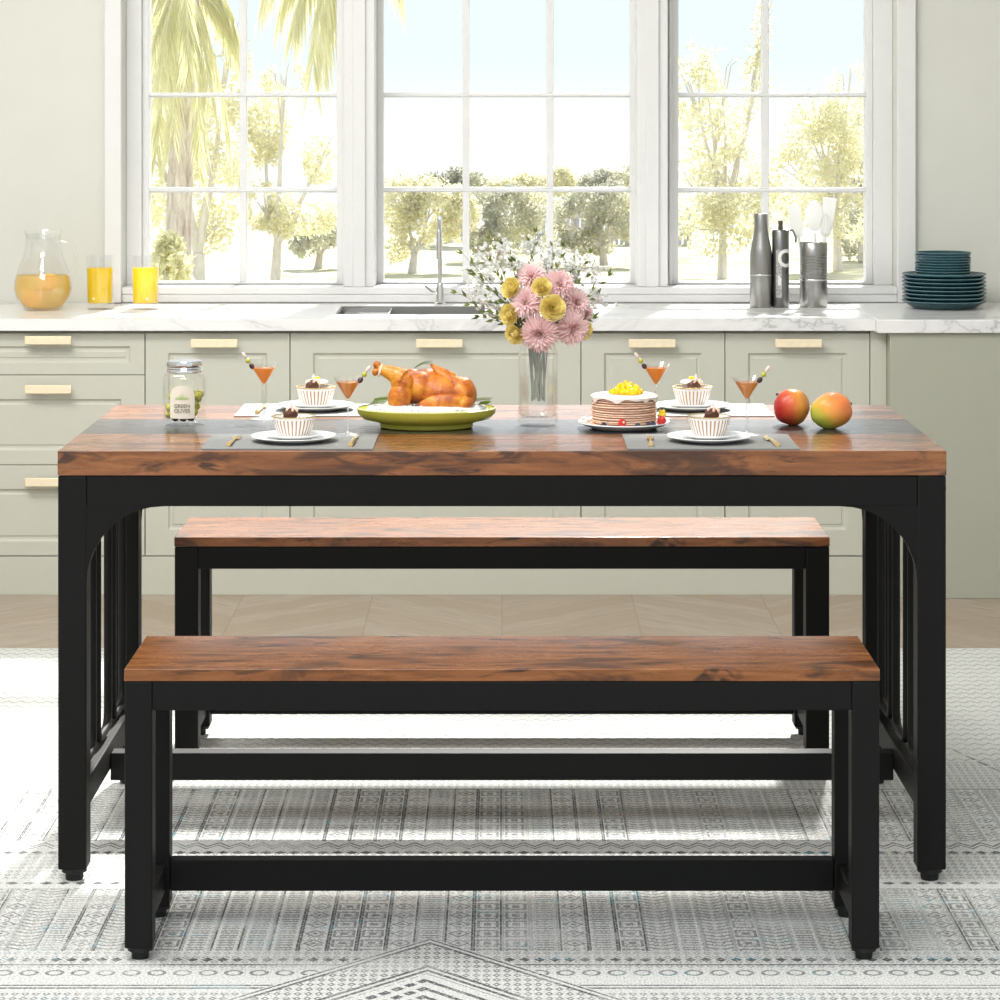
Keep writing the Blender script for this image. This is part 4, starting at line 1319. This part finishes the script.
for k, (x, y) in enumerate(((0.022, -0.068), (0.043, -0.055), (0.052, -0.047), (-0.040, -0.056))):
    lab = ['blueberry just right of the front strawberry on the cake plate', 'left one of the blueberry pair at the cake plate\'s right front', 'right one of the blueberry pair at the cake plate\'s right front', 'blueberry at the left front of the cake plate'][k]
    if k == 0: bb = tag(MB().lathe([(0, -0.0045), (0.003, -0.004), (0.0052, 0), (0.0042, 0.0032), (0.002, 0.0044), (0.0012, 0.0036), (0, 0.0034)], 14).build('blueberry', MT['blueb'], loc=(kx + x, kd + y, TT + 0.0125)), lab, 'blueberry', 'blueberries on the cake plate')
    else:
        o = bb.copy(); COL.objects.link(o); o.location = (kx + x, kd + y, TT + 0.0125); o.rotation_euler = (0.4 * k, 0.3, 0); o['label'] = lab
def garnish(label, x, y, cols_):
    t = thing('flower_garnish', label, 'flower', (x, y, TT + 0.014), group='edible flowers on the cake plate')
    for q, (dx, dz, mt, nm) in enumerate(cols_):
        m = MB()
        for k in range(5):
            a = 2 * pi * k / 5 + q
            m.ell((dx + 0.0042 * cos(a), 0.0042 * sin(a) * 0.5, dz + 0.0042 * sin(a)), (0.0042, 0.002, 0.0034), (0, -a, 0), 8, 5)
        m.build(nm, MT[mt], t)
garnish('white and pink edible flowers at the left edge of the cake plate', kx - 0.070, kd - 0.028, ((-0.004, 0.004, 'wpetal', 'white_flower'), (0.004, -0.001, 'shell', 'pink_flower')))
garnish('orange and yellow edible flower beside the right hand strawberry', kx + 0.068, kd - 0.010, ((0.0, 0.006, 'shell', 'orange_flower'), (0.003, 0.014, 'yellow', 'yellow_flower')))

# ---- mangoes
def mango(label, x, d, rx, rz, mat, rot, stem):
    t = thing('mango', label, 'mango', (x, d, TT), (0, 0, 0), 'mangoes on the table')
    m = MB()
    m.ell((0, 0, rz * 0.985), (rx, rz * 1.02, rz), (0, rot, 0), 32, 20, wob=0.06, seed=3)
    m.ell((0, 0, 0), (0.001, 0.001, 0.001), seg=4, rings=3) if False else None
    m.build('fruit', mat, t)
    MB().tube([stem, (stem[0] * 1.07, stem[1], stem[2] + 0.003)], [0.003, 0.002], 8).build('stem', MT['oliveb'], t)
mango('red blushed mango, the left of the pair on the table', wx(791.5, 5.10), 5.10, 0.0345, 0.0345, MT['mangl'], 0.5, (-0.027, -0.006, 0.057))
mango('orange and green mango, the right of the pair on the table', wx(831, 5.04), 5.04, 0.0400, 0.0335, MT['mangr'], -0.25, (0.036, 0.002, 0.045))

# ---- vase and bouquet
vd = 5.09
vx = wx(538, vd)
s4 = F / vd
t = thing('vase', 'clear faceted glass vase of water holding the bouquet in the middle of the table', 'vase', (vx, vd, TT))
MB().lathe([(0, 0), (0.034, 0), (0.0372, 0.003), (0.0372, 0.138), (0.034, 0.146), (0.032, 0.156), (0.0335, 0.163), (0.0315, 0.163), (0.030, 0.156), (0.0325, 0.145), (0.0350, 0.137), (0.0350, 0.022), (0.030, 0.016), (0, 0.015)], 72, flute=(0.010, 12)).build('glass', MT['vglass'], t)
MB().lathe([(0, 0.0165), (0.030, 0.0175), (0.0345, 0.023), (0.0345, 0.092), (0, 0.092)], 40).build('water', MT['water'], t)
def vp(x, y, dy=0.0):
    return Vector((wx(x, vd) - vx, dy, wz(y, vd) - TT))
random.seed(77)
def stem_pts(tip, n=7):
    a = random.uniform(0, 2 * pi)
    b = Vector((0.013 * cos(a), 0.013 * sin(a), 0.045 + random.uniform(0, .01)))
    neck = Vector((0.018 * cos(a + 2.6), 0.016 * sin(a + 2.6), 0.158))
    if tip.x * neck.x < 0: neck.x *= -1
    ctl = neck + (neck - b) * 0.25
    out = []
    for k in range(n):
        u = k / (n - 1)
        if u < 0.4: out.append(b.lerp(neck, u / 0.4))
        else:
            q = (u - 0.4) / 0.6
            out.append((1 - q) ** 2 * neck + 2 * q * (1 - q) * ctl + q * q * tip)
    return out
def frame_for(n):
    n = n.normalized()
    a = n.cross(Vector((0, 0, 1)))
    if a.length < 1e-3: a = Vector((1, 0, 0))
    a.normalize()
    return n, a, n.cross(a)
BC = vp(545, 312, 0.0)
def outward(p):
    v = (p - BC)
    return (Vector((v.x * 7, -0.55 + v.y * 2, v.z * 6))).normalized()
def mum(label, x, y, rpx, dy):
    p = vp(x, y, dy)
    t = thing('chrysanthemum', label, 'flower', (vx, vd, TT), group='pink chrysanthemums in the vase')
    R = rpx / s4
    n, a, b = frame_for(outward(p))
    m = MB()
    for lay, (th, L, cnt, wd) in enumerate(((97, 1.0, 28, 0.085), (84, 1.02, 28, 0.085), (70, 1.0, 28, 0.085), (56, 0.93, 24, 0.08), (42, 0.85, 20, 0.08), (28, 0.72, 14, 0.08), (12, 0.55, 8, 0.08))):
        for k in range(cnt):
            ph = 2 * pi * (k + lay * 0.5) / cnt + random.uniform(-.08, .08)
            th_ = radians(th + random.uniform(-6, 6))
            dr = n * cos(th_) + (a * cos(ph) + b * sin(ph)) * sin(th_)
            sd = dr.cross(n)
            if sd.length < 1e-4: sd = a.copy()
            sd.normalize()
            LL = L * R * random.uniform(0.9, 1.08)
            c0 = p - n * R * 0.15
            cur = n * (0.10 * R)
            pts = [c0 + dr * LL * u + cur * (4 * u * (1 - u)) * (1 if th < 80 else -0.4) for u in (0.12, 0.45, 0.8, 1.0)]
            ws = [wd * R * 0.45, wd * R, wd * R * 0.95, wd * R * 0.25]
            vs = []
            up = dr.cross(sd)
            for q, w_ in zip(pts, ws):
                vs += [q - sd * w_, q + up * w_ * 0.5, q + sd * w_]
            fs = []
            for i in range(3):
                fs += [(i * 3, i * 3 + 1, i * 3 + 4, i * 3 + 3), (i * 3 + 1, i * 3 + 2, i * 3 + 5, i * 3 + 4)]
            m.add(vs, fs)
    m.build('petals', MT['pink'], t, fix=False)
    MB().ell(p - n * R * 0.05, (R * 0.16, R * 0.16, R * 0.16), seg=10, rings=6).build('centre', MT['rose'], t)
    MB().tube(stem_pts(p - n * R * 0.3), 0.0015, 6).build('stem', MT['stem'], t)
for (x, y, r, dy, lab) in ((531, 275, 15, -0.012, 'topmost in the bouquet, above the white-lit gap'), (525.5, 301, 17, -0.040, 'at the left of the bouquet between yellow roses'),
                           (559, 284, 17, -0.018, 'at the upper right of the bouquet'), (576, 302, 16, -0.010, 'at the right of the bouquet, middle of three'),
                           (539, 331, 20, -0.052, 'largest and lowest, right above the vase rim'), (572, 327, 18, -0.036, 'at the lower right of the bouquet'),
                           (586, 315, 10, 0.004, 'smallest, at the far right edge of the bouquet')):
    mum('pink spidery chrysanthemum ' + lab, x, y, r, dy)
def rose(label, x, y, rpx, dy):
    p = vp(x, y, dy)
    t = thing('rose', label, 'flower', (vx, vd, TT), group='yellow roses in the vase')
    R = rpx / s4
    n, a, b = frame_for(outward(p))
    m = MB()
    for lay, (rr, cnt, op) in enumerate(((1.0, 6, 0.98), (0.84, 5, 0.90), (0.66, 5, 0.86), (0.48, 4, 0.82), (0.30, 3, 0.78), (0.16, 2, 0.7))):
        for k in range(cnt):
            ph0 = 2 * pi * k / cnt + lay * 0.7
            hwid = pi / cnt * 1.25
            vs, fs = [], []
            nu, nv = 6, 4
            for i in range(nv + 1):
                v_ = i / nv
                for j in range(nu + 1):
                    u_ = -1 + 2 * j / nu
                    ph = ph0 + u_ * hwid
                    edge = 1 - 0.22 * u_ * u_ * v_
                    el = -pi / 2 + pi * (0.45 + 0.035 * lay) * v_ * edge
                    rad = rr * R * (cos(el) + 0.14 * v_ ** 4) + 0.10 * R * j / nu * v_
                    hgt = sin(el) * R * 0.8 + 0.03 * R * lay + 0.15 * R
                    vs.append(p + (a * cos(ph) + b * sin(ph)) * rad + n * hgt)
            for i in range(nv):
                for j in range(nu):
                    q = i * (nu + 1) + j
                    fs.append((q, q + 1, q + nu + 2, q + nu + 1))
            m.add(vs, fs)
    m.build('petals', MT['rose'], t, fix=False)
    MB().tube(stem_pts(p - n * R * 0.7), 0.0016, 6).build('stem', MT['stem'], t)
for (x, y, r, dy, lab) in ((510, 286, 9.5, -0.035, 'upper left in the bouquet'), (541, 285, 9, -0.045, 'upper centre in the bouquet, between two pink blooms'), (552, 305, 11.5, -0.065, 'largest, at the centre of the bouquet'),
                           (508, 313, 9.5, -0.040, 'at the left edge of the bouquet, middle one of the left three'), (513.5, 333, 9, -0.045, 'lowest left, over the vase rim'), (586, 331, 8, -0.012, 'half hidden at the lower right of the bouquet')):
    rose('yellow rose ' + lab, x, y, r, dy)
def leaf(m, p, d, L, w_, nrm):
    sd = d.cross(nrm)
    if sd.length < 1e-4: sd = d.orthogonal()
    sd.normalize()
    up = sd.cross(d).normalized()
    m.add([p, p + d * L * .35 + sd * w_, p + d * L, p + d * L * .35 - sd * w_, p + d * L * .4 - up * w_ * .4], [(0, 1, 4), (1, 2, 4), (2, 3, 4), (3, 0, 4)])
def rv(): return Vector((random.gauss(0, 1), random.gauss(0, 1), random.gauss(0, 1))).normalized()
def sprig(label, x, y, dy, white=True):
    tip = vp(x, y, dy)
    t = thing('blossom_sprig' if white else 'leaf_sprig', label, 'flower' if white else 'foliage', (vx, vd, TT), group='white blossom sprigs in the vase' if white else 'green leaf sprigs in the vase')
    pts = stem_pts(tip, 12)
    MB().tube(pts, [0.0014] * 7 + [0.0011, 0.0009, 0.0008, 0.0006, 0.0004], 5).build('stem', MT['stem'], t)
    if white:
        m = MB()
        for k in range(34):
            c = tip + Vector((random.gauss(0, .011), random.gauss(0, .010), random.gauss(-.007, .012)))
            for q in range(6):
                d = rv()
                leaf(m, c, d, random.uniform(.004, .0065), .0040, rv())
        m.build('florets', MT['wpetal'], t, fix=False)
    m = MB()
    for k in range(12, 23):
        i0 = k // 2
        f_ = (k % 2) / 2
        pp = pts[i0] * (1 - f_) + pts[min(i0 + 1, 11)] * f_
        dr = (pts[min(i0 + 1, 11)] - pts[i0 - 1]).normalized()
        sg = 1 if k % 2 else -1
        d = (dr * 1.0 + Vector((sg * 0.55 * dr.z, random.uniform(-.3, .3), -sg * 0.55 * dr.x))).normalized()
        leaf(m, pp, d, random.uniform(.012, .020), .0032, Vector((0, -1, 0.2)) + rv() * .6)
    if not white: leaf(m, pts[-1], (pts[-1] - pts[-2]).normalized(), .014, .0024, Vector((0, -1, 0)))
    m.build('leaves', MT['vleaf'], t, fix=False)
wl_ = ((484, 252, .02, 'at the upper left'), (505, 246, .01, 'second from the left along the top'), (530, 243, .025, 'highest at the top centre'), (553, 247, .01, 'top right of centre'),
       (575, 262, .02, 'at the upper right'), (593, 268, .0, 'at the right shoulder'), (474, 272, .01, 'at the left, above the drooping ones'), (480, 292, -.01, 'left, level with the pink blooms'),
       (492, 268, -.01, 'left of the top pink bloom'), (545, 262, .015, 'just above the upper pink blooms'), (494, 306, 0, 'lowest on the left'), (597, 296, .02, 'lowest on the right'), (516, 262, .0, 'between the two left top sprigs'), (571, 275, .03, 'behind the upper right pink bloom'))
for (x, y, dy, lab) in wl_: sprig('white frothy blossom sprig %s of the bouquet' % lab, x, y, dy)
for (x, y, dy, lab) in ((463, 254, 0, 'reaching furthest to the upper left'), (457, 292, -.01, 'reaching furthest left, level with the sink'), (490, 240, .01, 'at the top left, near vertical'), (536, 233, .0, 'the topmost, upright at the centre'),
                        (563, 247, 0, 'at the top right, upright'), (608, 276, -.01, 'reaching furthest right'), (590, 254, .01, 'upper right, pointing up and out'), (592, 318, -.01, 'short, low on the right'),
                        (470, 304, -.02, 'drooping to the left over the worktop edge'), (480, 316, -.015, 'lowest, drooping left'), (476, 275, -.01, 'at the left between two long ones'), (512, 262, -.02, 'short, behind the upper left rose')):
    sprig('green leafy sprig %s in the bouquet' % lab, x, y, dy, False)

# ================================================================== GARDEN
GZ = -2.4
m = MB()
nx, ny = 40, 40
for j in range(ny + 1):
    for i in range(nx + 1):
        x = -40 + 80 * i / nx
        y = 9 + 69 * j / ny
        m.v.append((x, y, GZ + 0.15 * noise.noise(Vector((x * .1, y * .1, 0)))))
for j in range(ny):
    for i in range(nx):
        q = j * (nx + 1) + i
        m.f.append((q, q + 1, q + nx + 2, q + nx + 1))
struct(m.build('lawn', MT['lawn']))
random.seed(101)
def foliage(m, blobs, n, size):
    tot = sum(b[1][0] * b[1][1] * b[1][2] for b in blobs)
    for c, r in blobs:
        c = Vector(c)
        for k in range(int(n * r[0] * r[1] * r[2] / tot)):
            d = rv() * random.uniform(0.45, 1.0) ** 0.6
            p = c + Vector((d.x * r[0], d.y * r[1], d.z * r[2]))
            dd = rv()
            if noise.noise(p * 1.6) < -0.12: continue
            leaf(m, p, dd, size * random.uniform(.7, 1.4), size * .32, rv())
def gp(x, y, d): return Vector((wx(x, d), d, wz(y, d)))
def tree(name, label, cat, d, x, trunk_x, blobs, mat, n=3500, size=0.13, tr=0.09, bark='barkw', group='garden trees and shrubs'):
    """blobs in px: (x, y, rx, ry)"""
    s = F / d
    base = Vector((wx(trunk_x, d), d, GZ - 0.05))
    t = thing(name, label, cat, base, group=group)
    bl = [((gp(bx, by, d) - base) + Vector((0, random.uniform(-.5, .5), 0)), (rx / s, (rx + ry) / 2 / s, ry / s)) for bx, by, rx, ry in blobs]
    m = MB()
    top = sum((b[0] for b in bl), Vector()) / len(bl)
    fork = Vector((top.x * 0.3, 0, top.z * 0.45))
    m.tube([(0, 0, 0), (fork.x * .4, 0, fork.z * .5), fork], [tr * 1.3, tr, tr * .8], 10)
    for c, r in bl:
        c = Vector(c)
        m.tube([fork, (fork + c) / 2 + Vector((0, 0, -0.05)) + rv() * .1, c], [tr * .6, tr * .4, tr * .12], 6)
        for q in range(3):
            e = c + Vector((rv().x * r[0], rv().y * r[1], abs(rv().z) * r[2]))
            m.tube([c * .7 + fork * .3, (c + e) / 2, e], [tr * .25, tr * .15, tr * .05], 5)
    m.build('trunk', MT[bark], t)
    m = MB()
    foliage(m, bl, n, size)
    m.build('foliage', MT[mat], t, fix=False, smooth=False)
    return t
# right window
tree('garden_tree', 'pale leafy tree with forked trunk in the left half of the right window', 'tree', 58, 720, 722,
     [(712, 125, 40, 45), (735, 190, 42, 48), (697, 200, 34, 50), (722, 75, 34, 30), (755, 90, 14, 50), (690, 80, 26, 40), (762, 30, 10, 40), (752, 205, 34, 40), (715, 235, 34, 22)], 'leafy1', 9000, 0.115)
tree('garden_tree', 'dense bush like tree seen through the right half of the right window', 'tree', 62, 840, 838,
     [(820, 150, 40, 55), (850, 120, 28, 50), (850, 200, 30, 55), (800, 180, 34, 55), (850, 82, 22, 22), (815, 115, 30, 30)], 'leafy1', 9500, 0.115)
tree('garden_shrub', 'dark leafy shrub at the right edge of the right window', 'shrub', 66, 862, 862,
     [(862, 150, 22, 45), (858, 220, 24, 45)], 'leafy2', 4200, 0.12)
# middle window
tree('garden_shrub', 'round yellow leaved shrub in the lower left panes of the middle window', 'shrub', 60, 415, 412,
     [(400, 205, 28, 30), (430, 208, 32, 32), (455, 215, 24, 30), (396, 240, 16, 24), (420, 246, 14, 14)], 'leafy1', 8000, 0.11)
tree('garden_shrub', 'shrub in the lower middle panes of the middle window, behind the bouquet', 'shrub', 66, 500, 500,
     [(482, 218, 28, 30), (512, 214, 28, 32), (542, 220, 26, 30), (500, 240, 40, 18)], 'leafy2', 8000, 0.11)
tree('garden_shrub', 'olive shrub in the lower right panes of the middle window', 'shrub', 64, 600, 604,
     [(585, 212, 26, 28), (612, 210, 26, 30), (568, 222, 20, 24), (628, 220, 18, 28), (590, 242, 34, 14)], 'leafy2', 7000, 0.11)
tree('garden_tree', 'distant tree line crown left of centre behind the middle window', 'tree', 73, 445, 450,
     [(440, 186, 30, 14), (465, 184, 24, 18), (412, 188, 26, 12), (395, 180, 10, 14)], 'leafy2', 5000, 0.13)
tree('garden_tree', 'distant tree line crown at the centre behind the middle window', 'tree', 75.5, 520, 515,
     [(495, 190, 30, 12), (535, 188, 30, 14), (560, 180, 16, 14)], 'leafy1', 5000, 0.13)
tree('garden_tree', 'distant tree line crown at the right behind the middle window', 'tree', 77, 590, 595,
     [(575, 190, 24, 12), (605, 186, 26, 16), (628, 182, 14, 18)], 'leafy2', 4500, 0.13)
# left window
tree('garden_tree', 'slim white trunked tree seen through the lower right panes of the left window', 'tree', 50, 275, 274,
     [(262, 125, 26, 45), (300, 215, 40, 24), (262, 205, 20, 26), (322, 160, 18, 26), (285, 80, 24, 20)], 'leafy1', 6500, 0.10, 0.10)
tree('garden_shrub', 'low olive shrub at the right edge of the left window', 'shrub', 62, 320, 318,
     [(314, 240, 26, 20), (335, 225, 20, 22)], 'leafy2', 3000, 0.11)
tree('garden_tree', 'hazy pale tree filling the background behind the tall palm', 'tree', 42, 200, 198,
     [(175, 60, 40, 60), (220, 150, 34, 60), (165, 170, 34, 60), (225, 70, 26, 50), (215, 225, 26, 30)], 'leafy1', 7000, 0.12, 0.12)
def palm(label, d, bx, by, crown, fronds, mat='leafy3'):
    base = Vector((wx(bx, d), d, GZ - 0.05))
    t = thing('palm_tree', label, 'palm tree', base, group='palm trees in the garden')
    cpt = gp(crown[0], crown[1], d) - base
    MB().tube([(0, 0, 0), (cpt.x * .2, 0, cpt.z * .4), (cpt.x * .7, 0, cpt.z * .75), cpt], [0.20, 0.15, 0.14, 0.16], 12).build('trunk', MT['barkb'], t)
    m = MB()
    s = F / d
    for (ax, ay, dy) in fronds:
        e = gp(ax, ay, d) - base + Vector((0, dy, 0))
        mid = (cpt + e) / 2 + Vector((0, dy * .2, (abs(e.x - cpt.x) + abs(dy)) * 0.35 + 0.15))
        pts = [(1 - u) ** 2 * cpt + 2 * u * (1 - u) * mid + u * u * e for u in [k / 22 for k in range(23)]]
        m.tube(pts, [0.018] * 12 + [0.010] * 11, 4)
        for i in range(2, 23):
            dr = (pts[i] - pts[i - 1]).normalized()
            for q in range(6):
                pp = pts[i] + dr * random.uniform(-.04, .04)
                sd = dr.cross(Vector((0, 0, 1))).normalized() * random.choice((-1, 1))
                d_ = (dr * 0.5 + sd * 0.35 + Vector((0, 0, -0.9 - random.random() * .6))).normalized()
                leaf(m, pp, d_, random.uniform(.35, .70), .013, rv())
    m.build('fronds', MT[mat], t, fix=False, smooth=False)
palm('tall palm with drooping fronds filling the left half of the left window', 30, 176, 280, (186, -22),
     [(140, 110, -.4), (150, 50, .5), (215, 90, -.5), (240, 60, .3), (208, 130, -.7), (165, 150, -.7), (232, 20, .3), (192, 160, .6), (150, 130, .4), (226, 120, .2), (172, 80, -1.0), (120, 40, 0), (200, 60, -1.1), (182, 130, -.9)])
palm('palm whose weeping fronds hang into the upper right panes of the left window', 27, 366, 280, (345, -60),
     [(325, 60, -.3), (312, 40, .4), (298, 20, -.5), (280, 0, .2), (262, -15, .3), (332, 30, .3), (318, 66, -.8), (290, 10, .6), (400, -20, 0), (270, -20, -.3)])
tree('garden_shrub', 'reddish tipped low bush at the foot of the palm in the left window', 'shrub', 28, 165, 165, [(163, 258, 14, 22), (182, 262, 12, 18)], 'leafy3', 700, 0.12, 0.03)
# fence at the end of the lawn
fy = 72
t = thing('garden_fence', 'weathered grey picket fence at the far end of the lawn behind the shrubs', 'fence', (wx(600, fy), fy, GZ))
m = MB()
x = -2.2
while x < 2.4:
    m.box(x, x + 0.09, -0.02, 0.02, 0, 1.0 + random.uniform(-.04, .04))
    x += 0.13
m.build('pickets', MT['fence'], t)
MB().box(-2.25, 2.45, 0.02, 0.06, 0.25, 0.33).box(-2.25, 2.45, 0.02, 0.06, 0.75, 0.83).build('rail', MT['fence'], t)
for px in (-2.2, -0.7, 0.8, 2.35):
    MB().box(px - .06, px + .06, 0.06, 0.18, 0, 1.08).build('post', MT['fence'], t)
